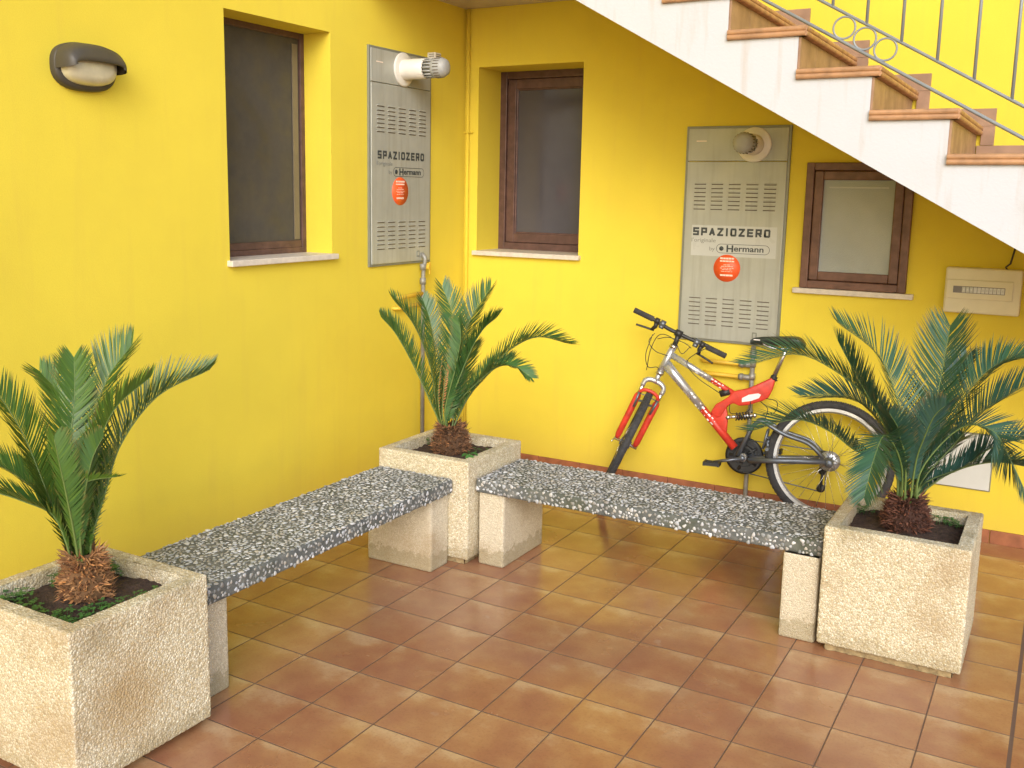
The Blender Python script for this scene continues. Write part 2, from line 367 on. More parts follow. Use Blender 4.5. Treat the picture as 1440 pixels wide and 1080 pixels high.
mb = MB(); mb.box(P(a+.030, c+.030, .197), P(b-.030, d-.030, .203)); mb.build('insect_net', 'screen_net', w1)
mb = MB(); mb.box(P(a-.018, c-.028, -.035), P(b+.018, c+.002, .183), 0, .004); mb.build('sill', 'marble', w1)
window('y', W2, .29, 'dark brown window with moulded sash in a deep recess', 'pane_dark', 'wood_dark')
# small flush window under the stairs
w3 = thing('window', 'small flush window with frosted pane under the stairs', None, (2.51,0,1.297), parent=house)
P = lambda u, z, e: (u, e, z)
mb = MB(); members(mb, P, 2.236, 2.795, 1.300, 1.990, .043, -.030, .03, 0, .005); mb.build('window_frame', 'wood_red', w3)
mb = MB(); members(mb, P, 2.282, 2.749, 1.346, 1.944, .048, -.024, .03, 0, .006); mb.box((2.49,-.034,1.312), (2.54,-.029,1.326), 0, .001); mb.build('sash', 'wood_red', w3)
mb = MB(); mb.box((2.325,-.004,1.388), (2.706,.004,1.902)); mb.build('pane', 'pane_frost', w3)
mb = MB(); mb.box((2.36,-.012,1.852), (2.67,-.005,1.860)); mb.build('pane_bar', 'label_film', w3)
mb = MB(); mb.box((2.200,-.034,1.268), (2.835,.02,1.298), 0, .004); mb.build('sill', 'marble', w3)

# ---------------------------------------------------------------- staircase
YS = -1.15; GO, RI = .3185, .184
st = thing('staircase', 'white sided stair with terracotta treads rising over the small window', 'stairs', (6.9, YS, 0))
def on_s(px, py, y=YS): return onp(px, py, (0,y,0), Vector((0,1,0)))
xr0, zt0 = 3.088, 2.170                                       # right lower corner: tread right edge, tread top
steps = []
k = -6
while True:
    zt = zt0-(k)*RI; xr = xr0+k*GO
    if zt < .02: break
    if zt <= 3.24: steps.append((xr, zt))
    k += 1
steps.sort()
low = lambda x: 1.592+(3.372-x)*.5585                          # underside line
# flight body polygon in (x,z)
poly = []
ztop = steps[0][1]+.0
poly.append((.895, low(.895)))
poly.append((.895, steps[0][1]-.045))
for xr, zt in steps:
    poly.append((xr-.030, zt-.045)); poly.append((xr-.030, max(0, zt-RI-.045)))
xe = 3.372+1.592/.5585
poly.append((xe, 0.)) if poly[-1][1] <= 0 else poly.append((xe, 0))
nn = len(poly); side = [2]*nn; side[nn-1] = 1
mb = MB(); mb.prism(poly, (0, YS, 0), (1,0,0), (0,0,1), (0,1,0), -YS-.003, 0, side)
fl = mb.build('flight', ['stair_white', 'wall_paint_inner', 'riser_clay'], st)
bm = bmesh.new(); bm.from_mesh(fl.data); bmesh.ops.triangulate(bm, faces=[f_ for f_ in bm.faces if len(f_.verts) > 4]); bmesh.ops.recalc_face_normals(bm, faces=bm.faces); bm.to_mesh(fl.data); bm.free()
mb = MB(); mb.box((-.002, YS, 2.965), (.893, -.003, 3.20)); mb.build('landing', 'slab_plaster', st)
mb = MB(); mb.box((-.0, YS-.02, 3.202), (1.10, -.003, 3.245), 0, .004); mb.build('landing_tiles', 'tread_clay', st)
def nose(mb, a, b, out, top, w=.05):           # two rolls and a flat top, swept from a to b ; out = outward
    a, b, out = Vector(a), Vector(b), Vector(out); z = Vector((0,0,1)); prof = []
    for zc, r in ((-.0115, .0115), (-.033, .0115)):
        for i in range(7):
            an = math.pi/2-math.pi*i/6; prof.append((r*math.cos(an)*.8+.0, zc+r*math.sin(an)))
    prof = [(-w, 0.)]+prof+[(-w, -.0445)]
    vs = [a+out*p_+z*q for p_, q in prof]+[b+out*p_+z*q for p_, q in prof]; n = len(prof)
    mb.add(vs, [(i, i+1, n+i+1, n+i) for i in range(n-1)]+[tuple(range(n))[::-1], tuple(range(n, 2*n)), (n-1, 0, n, 2*n-1)])
for i, (xr, zt) in enumerate(steps):
    xl = xr-GO-.0
    mb = MB(); mb.box((xl-.028, YS+.03, zt-.040), (xr-.02, -.004, zt-.001))
    nose(mb, (xl-.028, YS-.012, zt), (xr+.0, YS-.012, zt), (0,-1,0), zt)
    nose(mb, (xr, YS-.012, zt), (xr, -.004, zt), (1,0,0), zt)
    recalc(mb.build('tread', 'tread_clay', st))
    # riser tiles
    mb = MB(); yy = YS+.002
    while yy < -.02:
        y2 = min(yy+.30, -.004); mb.box((xr-.0300, yy+.001, zt-RI), (xr-.0200, y2-.001, zt-.046), 0, .001); yy = y2
    mb.build('riser', 'riser_clay', st)
    # stepped skirting on the wall above the tread
    mb = MB(); mb.box((xl-.016, -.014, zt+.001), (xr+.062, .004, zt+.088), 0, .001)
    mb.box((xr-.0, -.0135, zt-RI+.09), (xr+.062, .004, zt+.0), 0, .001); mb.build('stair_skirting', 'riser_clay', st)
# railing
YR = -1.075
rl = thing('railing', 'grey iron railing with three rings between its lower rails', None, (3.0, YR, 2.2), parent=st)
pr_ = lambda px, py: on_s(px, py, YR)
A, B = pr_(1075, 0), pr_(1440, 195); sl = (B.z-A.z)/(B.x-A.x); zl = lambda x: A.z+(x-A.x)*sl
C_, D_ = pr_(1153, 0), pr_(1440, 146); zu = lambda x: C_.z+(x-C_.x)*sl
X0, X1 = 1.15, 6.75
for nm, fz, r in (('lower_rail', zl, .0075), ('upper_rail', zu, .0070), ('handrail', lambda x: zu(x)+.74, .019)):
    mb = MB(); mb.tube([(X0, YR, fz(X0)), (X1, YR, fz(X1))], r, 8); mb.build(nm, 'rail_metal', rl)
bx0 = pr_(1268, 56).x; bdx = (pr_(1370, 110).x-bx0)/2; xx = bx0
while xx-bdx > X0: xx -= bdx
while xx < X1-.03:
    mb = MB(); mb.tube([(xx, YR, zu(xx)), (xx, YR, zu(xx)+.735)], .0068, 8); mb.build('bar', 'rail_metal', rl); xx += bdx
rings = [pr_(1187.3, 39), pr_(1216.3, 53.8), pr_(1245, 70)]
per = (rings[2]-rings[0]).length
for gk in (0, 1.9, 3.6):
    for q in rings:
        x = q.x+gk; mb = MB(); mb.torus((x, YR, (zl(x)+zu(x))/2), (0,1,0), .046, .0045, 40, 8)
        mb.build('ring', 'rail_metal', rl)
for xr, zt in [q for q in steps if q[0] < 1.5 or abs(q[0]-4.04) < .1 or abs(q[0]-5.32) < .1]:
    mb = MB(); mb.tube([(xr-.12, YR, zt-.002), (xr-.12, YR, zu(xr-.12)+.735)], .011, 8); mb.lathe([(0,0),(0,.026),(.005,.026),(.008,.013)], (xr-.12,YR,zt+.001), (0,0,1), 16); mb.build('post', 'rail_metal', rl)

# ---------------------------------------------------------------- lettering
def text_mb(txt, size, sx=1., bold=.0, spacing=1.):
    cu = bpy.data.curves.new('t', 'FONT'); cu.body = txt; cu.size = size; cu.offset = bold; cu.space_character = spacing; cu.extrude = .0006; cu.align_x = 'LEFT'
    ob = bpy.data.objects.new('t', cu); col.objects.link(ob); bpy.context.view_layer.update()
    me = bpy.data.meshes.new_from_object(ob.evaluated_get(bpy.context.evaluated_depsgraph_get()))
    vs = [v.co.copy() for v in me.vertices]; fs = [tuple(p.vertices) for p in me.polygons]
    bpy.data.objects.remove(ob); bpy.data.curves.remove(cu); bpy.data.meshes.remove(me)
    x0 = min(v.x for v in vs); return [((v.x-x0)*sx, v.y, v.z) for v in vs], fs, (max(v.x for v in vs)-x0)*sx
GL = {'S': [[(1,1),(0,1),(0,.5),(1,.5),(1,0),(0,0)]], 'P': [[(0,0),(0,1),(1,1),(1,.42),(0,.42)]], 'A': [[(0,0),(.5,1),(1,0)],[(.2,.3),(.8,.3)]], 'Z': [[(0,1),(1,1),(0,0),(1,0)]],
      'I': [[(.5,0),(.5,1)]], 'O': [[(0,.15),(0,.85),(.15,1),(.85,1),(1,.85),(1,.15),(.85,0),(.15,0),(0,.15),(0,.5)]], 'E': [[(1,1),(0,1),(0,0),(1,0)],[(0,.5),(.9,.5)]], 'R': [[(0,0),(0,1),(1,1),(1,.45),(0,.45)],[(.5,.45),(1,0)]]}
def wide_text(mb, F, txt, u, z, width, h, th, off):
    adv = [.45 if c_ == 'I' else 1. for c_ in txt]; gap = .34; k = width/(sum(adv)+gap*(len(txt)-1)); x = u; lay = 0
    for c_, a_ in zip(txt, adv):
        for ln in GL[c_]:
            q = [Vector((x+(p_[0]*(k-th)+th/2 if c_ != 'I' else k*a_/2), z+th/2+p_[1]*(h-th))) for p_ in ln]
            for i in range(len(q)-1):
                d = (q[i+1]-q[i]).normalized(); nn_ = Vector((-d.y, d.x))*th/2; lay = (lay+1) % 4
                diag = abs(d.x) > .1 and abs(d.y) > .1
                e = d*th*(.28 if diag else .5)
                a0, b0 = q[i]-e, q[i+1]+e; o_ = -(off+lay*.00008)
                mb.add([F(*(a0+nn_), o_), F(*(b0+nn_), o_), F(*(b0-nn_), o_), F(*(a0-nn_), o_)], [(0,1,2,3)], 0)
        x += k*(a_+gap)
def put_text(mb, F, txt, u, z, width, height, bold=0., spacing=1., mi=0, off=.0045):
    vs, fs, w = text_mb(txt, 1., 1., bold, spacing); k = width/w; ys = [v[1] for v in vs]; hh = height/(max(ys)-min(0, min(ys)))
    hh = height/.73 if height > 0 else hh
    mb.add([F(u+v[0]*k, z+v[1]*hh, -(off+v[2]*.6)) for v in vs], fs, mi)

# ---------------------------------------------------------------- boiler cabinets
def cabinet(axis, u0, u1, z0, z1, label, film, loc):
    F = (lambda u, z, e: (-e, u, z)) if axis == 'x' else (lambda u, z, e: (u, e, z))
    N_ = Vector((1,0,0)) if axis == 'x' else Vector((0,-1,0))
    t = thing('boiler_cabinet', label, 'cabinet', loc, 'boiler cabinets let into the walls')
    W, H = u1-u0, z1-z0; S = W/.582; U = lambda a: u0+a*S; Z = lambda b: z0+b*H/1.227
    mb = MB(); members(mb, F, u0-.012, u1+.012, z0-.010, z1+.010, .016, -.014, .01, 0, .002); mb.build('cabinet_frame', 'cab_edge', t)
    zs = Z(1.039)
    mb = MB(); mb.box(F(u0+.003, z0+.004, -.020), F(u1-.003, zs-.003, .0), 0, .003); mb.build('door', 'cab_metal', t)
    mb = MB(); mb.box(F(u0+.003, zs+.001, -.018), F(u1-.003, z1-.004, .0), 0, .003); mb.box(F(U(.05), Z(1.150), -.0195), F(U(.11), Z(1.156), -.017), 1); mb.build('top_panel', ['cab_metal', 'sticker_white'], t)
    for zc0, zc1 in ((.765, .908), (.091, .246)):           # pressed slots
        for c_ in range(5):
            mb = MB()
            for r_ in range(7):
                ua = U(.052+c_*.102); ub = ua+.068*S; zz = Z(zc0+(zc1-zc0)*r_/6.)
                mb.box(F(ua, zz-.0035, -.0208), F(ub, zz+.0015, -.0196), 0)
                mb.box(F(ua, zz+.0015, -.0245), F(ub, zz+.0075, -.0197), 1, .0015)
            mb.build('vent_slots', ['slot_dark', 'cab_metal'], t)
    if film: mb = MB(); mb.box(F(U(.048), Z(.495), -.0212), F(U(.548), Z(.672), -.0200), 0); mb.build('film_label', 'label_film', t)
    mb = MB()
    wide_text(mb, F, 'SPAZIOZERO', U(.056), Z(.612), .455*S, .047, .0115, .0215)
    mb.build('lettering', ['ink', 'ink_soft'], t); mb = MB()
    put_text(mb, F, "l'originale", U(.050), Z(.575), .145*S, .024, 0., 1., 1, .0215)
    mb.build('lettering', ['ink', 'ink_soft'], t); mb = MB()
    put_text(mb, F, 'by', U(.160), Z(.527), .032*S, .024, 0., 1., 1, .0215)
    mb.build('lettering', ['ink', 'ink_soft'], t); mb = MB()
    put_text(mb, F, 'H', U(.262), Z(.523), .040*S, .040, .03, 1., 0, .0215)
    put_text(mb, F, 'ermann', U(.306), Z(.528), .172*S, .034, .02, 1., 0, .0215)
    mb.build('lettering', ['ink', 'ink_soft'], t); mb = MB()
    # outline with round ends and the round mark
    pts = []; ca, cb, zc, rr = U(.228), U(.486), Z(.541), .027
    for i in range(13): an = math.pi/2+math.pi*i/12; pts.append((ca+rr*math.cos(an), zc+rr*math.sin(an)))
    for i in range(13): an = -math.pi/2+math.pi*i/12; pts.append((cb+rr*math.cos(an), zc+rr*math.sin(an)))
    n = len(pts); cc = ((ca+cb)/2, zc); vs = []
    for p_ in pts: vs.append(F(p_[0], p_[1], -.0218))
    for p_ in pts:
        base = ca if p_[0] < ca else (cb if p_[0] > cb else p_[0]); d_ = Vector((p_[0]-base, p_[1]-zc)); d_ = d_*(1-.0026/max(d_.length, 1e-6)); vs.append(F(base+d_.x, zc+d_.y, -.0218))
    mb.add(vs, [(i, (i+1) % n, n+(i+1) % n, n+i) for i in range(n)])
    mb.lathe([(.0212, 0), (.0222, .013*S), (.0212, .0132*S)], F(ca+.004, zc, 0), N_, 20, 0)
    mb.build('logo_outline', ['ink', 'ink_soft'], t)
    # round sticker
    sc = (U(.270), Z(.428)); mb = MB()
    mb.lathe([(.0205, .079*S), (.0222, .079*S), (.0223, 0)], F(sc[0], sc[1], 0), N_, 44, 0)
    for dz, hw, th in ((.052,.042,.010), (.037,.042,.008), (.018,.020,.003), (.009,.034,.003), (-.001,.040,.0025), (-.010,.028,.003), (-.020,.034,.0025), (-.046,.037,.010)):
        xx = -hw
        while xx < hw-.002:
            w_ = min(rnd.uniform(.010,.020), hw-xx); mb.box(F(sc[0]+xx*S, sc[1]+dz, -.0226), F(sc[0]+(xx+w_)*S, sc[1]+dz+th, -.0222), 1); xx += w_+(.0035 if th < .005 else .002)
    mb.build('round_sticker', ['sticker_orange', 'sticker_white'], t)
    mb = MB(); mb.box(F(U(.440), Z(.030), -.023), F(U(.468), Z(.066), -.0195), 0, .002); mb.box(F(U(.446), Z(.036), -.0245), F(U(.462), Z(.060), -.0225), 1, .001); mb.build('lock', ['cab_edge', 'cab_metal'], t)
    return t, F, U, Z, N_
tL, F, U, Z, NL = cabinet('x', -1.052, -.442, 1.365, 2.598, 'boiler cabinet in the left wall between tall window and corner', False, (0,-.75,1.365))
def flue(F_o, n, L, parent):
    mb = MB(); mb.lathe([(.018, 0), (.018, .098), (.026, .098), (.030, .090), (.030, .055)], F_o, n, 36); mb.build('flue_flange', 'flue_white', parent)
    mb = MB(); mb.lathe([(.028, .058), (L*.55, .058), (L*.56, .052)], F_o, n, 32); mb.build('flue_pipe', 'flue_white', parent)
    mb = MB(); a = L*.55
    mb.lathe([(a, .0), (a, .044), (L*.72, .044), (L*.72, .056), (L*.78, .058), (L*.90, .056), (L*.97, .045), (L, .025), (L, 0)], F_o, n, 32)
    ref = n.cross(Vector((0,0,1)))
    for k in range(16):                                   # cage bars and end slots
        an = 2*math.pi*k/16; d = ref*math.cos(an)+Vector((0,0,1))*math.sin(an); mb.tube([Vector(F_o)+n*(a-.004)+d*.053, Vector(F_o)+n*(L*.74)+d*.053], .0045, 6)
    for k in range(20):
        an = 2*math.pi*k/20; d = ref*math.cos(an)+Vector((0,0,1))*math.sin(an)
        mb.tube([Vector(F_o)+n*(L*.79)+d*.0575, Vector(F_o)+n*(L*.90)+d*.0555], .0028, 5, 1)
    mb.build('flue_cap', ['flue_grey', 'slot_dark'], parent)
flue((0, U(.302), 2.505), NL, .33, tL)
tR, F, U, Z, NR = cabinet('y', 1.545, 2.127, .955, 2.186, 'boiler cabinet in the right wall above the bicycle saddle', True, (1.84,0,.959))
flue((1.935, 0, 2.088), NR, .27, tR)

# small grilled box above the flue on the left wall
t = thing('wall_vent', 'small white grilled box beside the flue by the corner', 'vent', (0,-.415,2.56))
mb = MB(); mb.box((-.01,-.452,2.568), (.058,-.385,2.640), 0, .005); mb.build('vent_body', 'flue_white', t)
mb = MB()
for i in range(5): mb.box((.0575,-.444,2.578+i*.012), (.060,-.393,2.582+i*.012), 0); mb.box((.012,-.4535,2.578+i*.012), (.050,-.4515,2.582+i*.012), 0)
mb.build('grille', 'slot_dark', t)

# ---------------------------------------------------------------- pipes
def bent(pts, r, n=6):
    out = [Vector(pts[0])]
    for i in range(1, len(pts)-1):
        a, b, c = Vector(pts[i-1]), Vector(pts[i]), Vector(pts[i+1]); ra = min(r, (a-b).length*.45, (c-b).length*.45)
        p, q = b+(a-b).normalized()*ra, b+(c-b).normalized()*ra
        for k in range(n+1): s_ = k/n; out.append(p.lerp(b, s_).lerp(b.lerp(q, s_), s_))
    out.append(Vector(pts[-1])); return out
G = 'gas and water pipes below the cabinets'
t = thing('service_pipe', 'grey pipe behind the bicycle dropping from the boiler cabinet', 'pipe', (2.0,-.03,0), G)
mb = MB(); mb.tube([(2.003,-.034,.945), (2.006,-.034,.07), (2.006,-.034,.001)], .0135, 12); mb.build('riser_pipe', 'pipe_grey', t)
for z in (.90, .84, .765, .55, .22):
    mb = MB(); mb.lathe([(-.018,.0), (-.018,.019), (.018,.019), (.018,0)], (2.004,-.034,z), (0,0,1), 10); mb.build('fitting', 'pipe_grey', t)
for z in (.832, .757):
    mb = MB(); mb.tube([(1.925,-.034,z), (2.0,-.034,z)], .0165, 10); mb.lathe([(0,0),(0,.021),(.02,.021),(.02,0)], (1.93,-.034,z), (1,0,0), 8); mb.build('fitting', 'pipe_grey', t)
for z, xa in ((.832, 1.705), (.757, 1.72)):
    mb = MB(); mb.tube(bent([(1.93,-.034,z), (xa,-.034,z), (xa-.02,.02,z)], .03), .0125, 10); mb.build('branch_pipe', 'pipe_yellow', t)
t = thing('service_pipe', 'grey pipe behind the middle cycad with a yellow tap on top', 'pipe', (.03,-.53,0), G)
mb = MB(); mb.tube(bent([(.022,-.535,1.41), (.05,-.535,1.385), (.036,-.54,1.30), (.034,-.54,.001)], .02), .0135, 12); mb.build('riser_pipe', 'pipe_grey', t)
for z in (1.33, 1.24, 1.12): mb = MB(); mb.lathe([(-.02,.0), (-.02,.02), (.02,.02), (.02,0)], (.034,-.54,z), (0,0,1), 10); mb.build('fitting', 'pipe_grey', t)
mb = MB(); mb.box((.045,-.532,1.318), (.072,-.508,1.352), 0, .004); mb.box((.058,-.512,1.285), (.066,-.496,1.36), 0, .002); mb.build('valve_handle', 'pipe_yellow', t)
for z, ya in ((1.165, -.78), (1.10, -.80)):
    mb = MB(); mb.tube(bent([(.034,-.545,z), (.034,ya,z-.01), (-.02,ya-.02,z-.01)], .03), .0125, 10); mb.build('branch_pipe', 'pipe_yellow', t)
t = thing('corner_conduit', 'thin yellow painted conduit standing in the corner of the walls', 'conduit', (.03,-.02,0))
mb = MB(); mb.tube([(.030,-.014,.0), (.026,-.014,2.964)], .0125, 10); mb.build('conduit', 'wall_paint_inner', t)
for z in (2.185, .95):
    mb = MB(); mb.box((-.006,-.016,z-.007), (.064,-.002,z+.007), 0, .003); mb.lathe([(-.008,.0), (-.008,.0165), (.008,.0165), (.008,0)], (.028,-.014,z), (0,0,1), 14); mb.build('clip', 'wall_paint_inner', t)

# ---------------------------------------------------------------- electrical boxes
t = thing('breaker_box', 'cream plastic breaker box with clear slot below the stairs', 'breaker box', (3.165,0,1.218))
mb = MB(); mb.box((2.990,-.075,1.222), (3.345,.0,1.456), 0, .009); mb.build('box_body', 'box_cream', t)
mb = MB(); mb.box((2.998,-.084,1.296), (3.308,-.074,1.395), 0, .004); mb.build('box_door', 'box_cream', t)
mb = MB(); mb.box((3.032,-.0865,1.327), (3.272,-.0835,1.362), 0, .001)
for i in range(13):
    xa = 3.038+i*.018
    if i in (0,1): continue
    mb.box((xa,-.090,1.330), (xa+.0155,-.086,1.359), 1 if i > 4 else 2, .001)
    mb.box((xa+.004,-.094,1.340), (xa+.011,-.089,1.351), 2 if i > 6 else 1, .001)
mb.build('breaker_row', ['breaker_grey', 'breaker_white', 'lid_grey'], t)
a = onp(1411, 347, (0,-.04,0), Vector((0,1,0))); b = onp(1405, 374, (0,-.04,0), Vector((0,1,0)))
mb = MB(); mb.tube([(3.305,-.03,low(3.305)+.01), (3.303,-.04,low(3.305)-.03), (3.282,-.045,1.485), (3.262,-.045,1.466), (3.272,-.045,1.452)], .0048, 8)
o = mb.build('feed_cable', 'cable_black', None, (3.29,-.04,1.5)); tag(o, 'short black cable hanging from the stair underside to the breaker box', 'cable')
t = thing('meter_lid', 'pale grey square service lid low on the wall behind the cycad', 'access panel', (3.13,0,.28))
mb = MB(); mb.box((2.975,-.012,.278), (3.292,.0,.585), 0, .003); mb.build('lid_frame', 'cab_edge', t)
mb = MB(); mb.box((2.981,-.019,.284), (3.286,-.011,.579), 0, .003); mb.build('lid_door', 'lid_grey', t)

# ---------------------------------------------------------------- bulkhead lamp
t = thing('bulkhead_lamp', 'oval bulkhead lamp with dark eyelid hood high on the left wall', 'wall lamp', (0,-2.965,2.26))
def oval(n, w, h, p=2.6):
    w, h, out = w*1.05, h*1.05, []
    for i in range(n):
        an = 2*math.pi*i/n; c_, s_ = math.cos(an), math.sin(an); out.append((w*math.copysign(abs(c_)**(2/p), c_), h*math.copysign(abs(s_)**(2/p), s_)))
    return out
LY, LZ = -2.962, 2.268
def shell(rows, n=56, keep=None, mi=0, mb=None):
    mb = mb or MB(); b = len(mb.v); vs = []
    for x_, w_, h_ in rows: vs += [(x_, LY+a_, LZ+c_) for a_, c_ in oval(n, w_, h_)]
    fs = []
    for i in range(len(rows)-1):
        for k_ in range(n):
            if keep and not keep(i, k_, n): continue
            fs.append((i*n+k_, i*n+(k_+1) % n, (i+1)*n+(k_+1) % n, (i+1)*n+k_))
    mb.add(vs, fs, mi, smooth=True); return mb
mb = shell([(0,.139,.089), (.025,.140,.090), (.034,.136,.086), (.040,.122,.072), (.038,.118,.068)]); mb.build('lamp_base', 'lamp_body', t)
mb = shell([(.030,.121,.071), (.060,.117,.067), (.082,.103,.056), (.094,.075,.036), (.098,.0,.0)]); mb.build('lamp_glass', 'lamp_glass', t)
keep = lambda i, k_, n: k_ < n//2+1 or k_ >= n-1
mb = shell([(.030,.137,.087), (.070,.136,.084), (.100,.131,.074), (.116,.124,.056), (.125,.116,.036), (.129,.108,.018), (.124,.104,.014), (.112,.116,.050), (.096,.124,.067), (.068,.130,.078), (.030,.131,.081)], keep=keep); mb.build('hood', 'lamp_body', t)

# ---------------------------------------------------------------- planters
def disp(ob, name, scale, strength, kind='VORONOI'):
    tx = bpy.data.textures.get(name) or bpy.data.textures.new(name, kind); tx.noise_scale = scale
    md = ob.modifiers.new('grain', 'DISPLACE'); md.texture = tx; md.texture_coords = 'LOCAL'; md.strength = strength; md.mid_level = .35
def gridface(mb, o, u, v, nu, nv, mi=0):
    o, u, v = map(Vector, (o, u, v)); b = len(mb.v)
    for j in range(nv+1):
        for i in range(nu+1): mb.v.append(tuple(o+u*(i/nu)+v*(j/nv))); mb.t.append((1,1,1))
    for j in range(nv):
        for i in range(nu): a = b+j*(nu+1)+i; mb.face((a, a+1, a+nu+2, a+nu+1), mi, True)
def gbox(mb, a, b, d, r=.0, skip=()):
    x0, y0, z0 = a; x1, y1, z1 = b; s = lambda l: max(1, int(l/d)); X, Y, Z_ = x1-x0, y1-y0, z1-z0; st_ = len(mb.v)
    if 'y0' not in skip: gridface(mb, (x0,y0,z0), (X,0,0), (0,0,Z_), s(X), s(Z_))
    if 'y1' not in skip: gridface(mb, (x1,y1,z0), (-X,0,0), (0,0,Z_), s(X), s(Z_))
    if 'x1' not in skip: gridface(mb, (x1,y0,z0), (0,Y,0), (0,0,Z_), s(Y), s(Z_))
    if 'x0' not in skip: gridface(mb, (x0,y1,z0), (0,-Y,0), (0,0,Z_), s(Y), s(Z_))
    if 'z1' not in skip: gridface(mb, (x0,y0,z1), (X,0,0), (0,Y,0), s(X), s(Y))
    if 'z0' not in skip: gridface(mb, (x0,y1,z0), (X,0,0), (0,-Y,0), s(X), s(Y))
    if r:
        for i in range(st_, len(mb.v)):
            p_ = Vector(mb.v[i]); q = Vector((min(max(p_.x, x0+r), x1-r), min(max(p_.y, y0+r), y1-r), min(max(p_.z, z0+r), z1-r))); d_ = p_-q
            if d_.length > r: mb.v[i] = tuple(q+d_.normalized()*r)
SZ = .53
def planter(x0, y0, top, label, seed, foot=(.030,.024)):
    t = thing('planter', label, 'planter', (x0+SZ/2, y0+SZ/2, 0), 'washed pebble concrete planters')
    d = .0052; w = .052; mb = MB(); z0 = .032
    gbox(mb, (x0,y0,z0), (x0+SZ,y0+SZ,top), d, .007, skip=('z1',))
    n = int(SZ/d); nw = 9; iz = top-.12
    # rim strips and inner faces
    for (o_, u_, v_, nu, nv) in (((x0,y0,top), (SZ,0,0), (0,w,0), n, nw), ((x0,y0+SZ-w,top), (SZ,0,0), (0,w,0), n, nw), ((x0,y0+w,top), (w,0,0), (0,SZ-2*w,0), nw, n), ((x0+SZ-w,y0+w,top), (w,0,0), (0,SZ-2*w,0), nw, n)): 
        b = len(mb.v); gridface(mb, o_, u_, v_, nu, nv)
        for i in range(b, len(mb.v)):
            p_ = Vector(mb.v[i]); r = .007; q = Vector((min(max(p_.x, x0+r), x0+SZ-r), min(max(p_.y, y0+r), y0+SZ-r), top-r)); d_ = p_-q
            if d_.length > r: mb.v[i] = tuple(q+d_.normalized()*r)
    a, b_, c_, e_ = x0+w, x0+SZ-w, y0+w, y0+SZ-w; I = SZ-2*w; ni = int(I/.007)
    gridface(mb, (b_,c_,iz), (-I,0,0), (0,0,.12), ni, 16); gridface(mb, (a,e_,iz), (I,0,0), (0,0,.12), ni, 16)
    gridface(mb, (a,c_,iz), (0,I,0), (0,0,.12), ni, 16); gridface(mb, (b_,e_,iz), (0,-I,0), (0,0,.12), ni, 16)
    ob = mb.build('planter_body', 'pebble_concrete', t)
    bm = bmesh.new(); bm.from_mesh(ob.data); bmesh.ops.remove_doubles(bm, verts=bm.verts, dist=.0004); bm.to_mesh(ob.data); bm.free()
    disp(ob, 'pebbles', .0085, .0032)
    mb = MB(); gbox(mb, (x0+foot[0],y0+foot[1],0), (x0+SZ-foot[0],y0+SZ-foot[1],.04), .012, .004, skip=('z1','z0')); fo = mb.build('planter_foot', 'foot_concrete', t); disp(fo, 'crumbs', .02, .012)
    mb = MB(); b = 0; zz = top-.052; gridface(mb, (a+.001,c_+.001,zz), (I-.002,0,0), (0,I-.002,0), 60, 60)
    for i, p_ in enumerate(mb.v):
        v = Vector(p_); h = noise.noise(v*9+Vector((seed,0,0)))*.014+noise.noise(v*45)*.008; r = math.hypot(v.x-x0-SZ/2, v.y-y0-SZ/2); mb.v[i] = (v.x, v.y, v.z+h+max(0,.02-r*.08))
    mb.build('soil', 'soil', t); return t
PR = (2.803, -1.800, .520); PC = (.620, -1.795, .520); PL = (.645, -4.015, .535)
planter(*PR, 'planter at the right end of the benches, before the low grey lid', 1)
planter(*PC, 'planter in the corner joining the two benches', 5)
planter(*PL, 'nearest planter, left of the long bench, weeds over its soil', 9, (.05,.05))

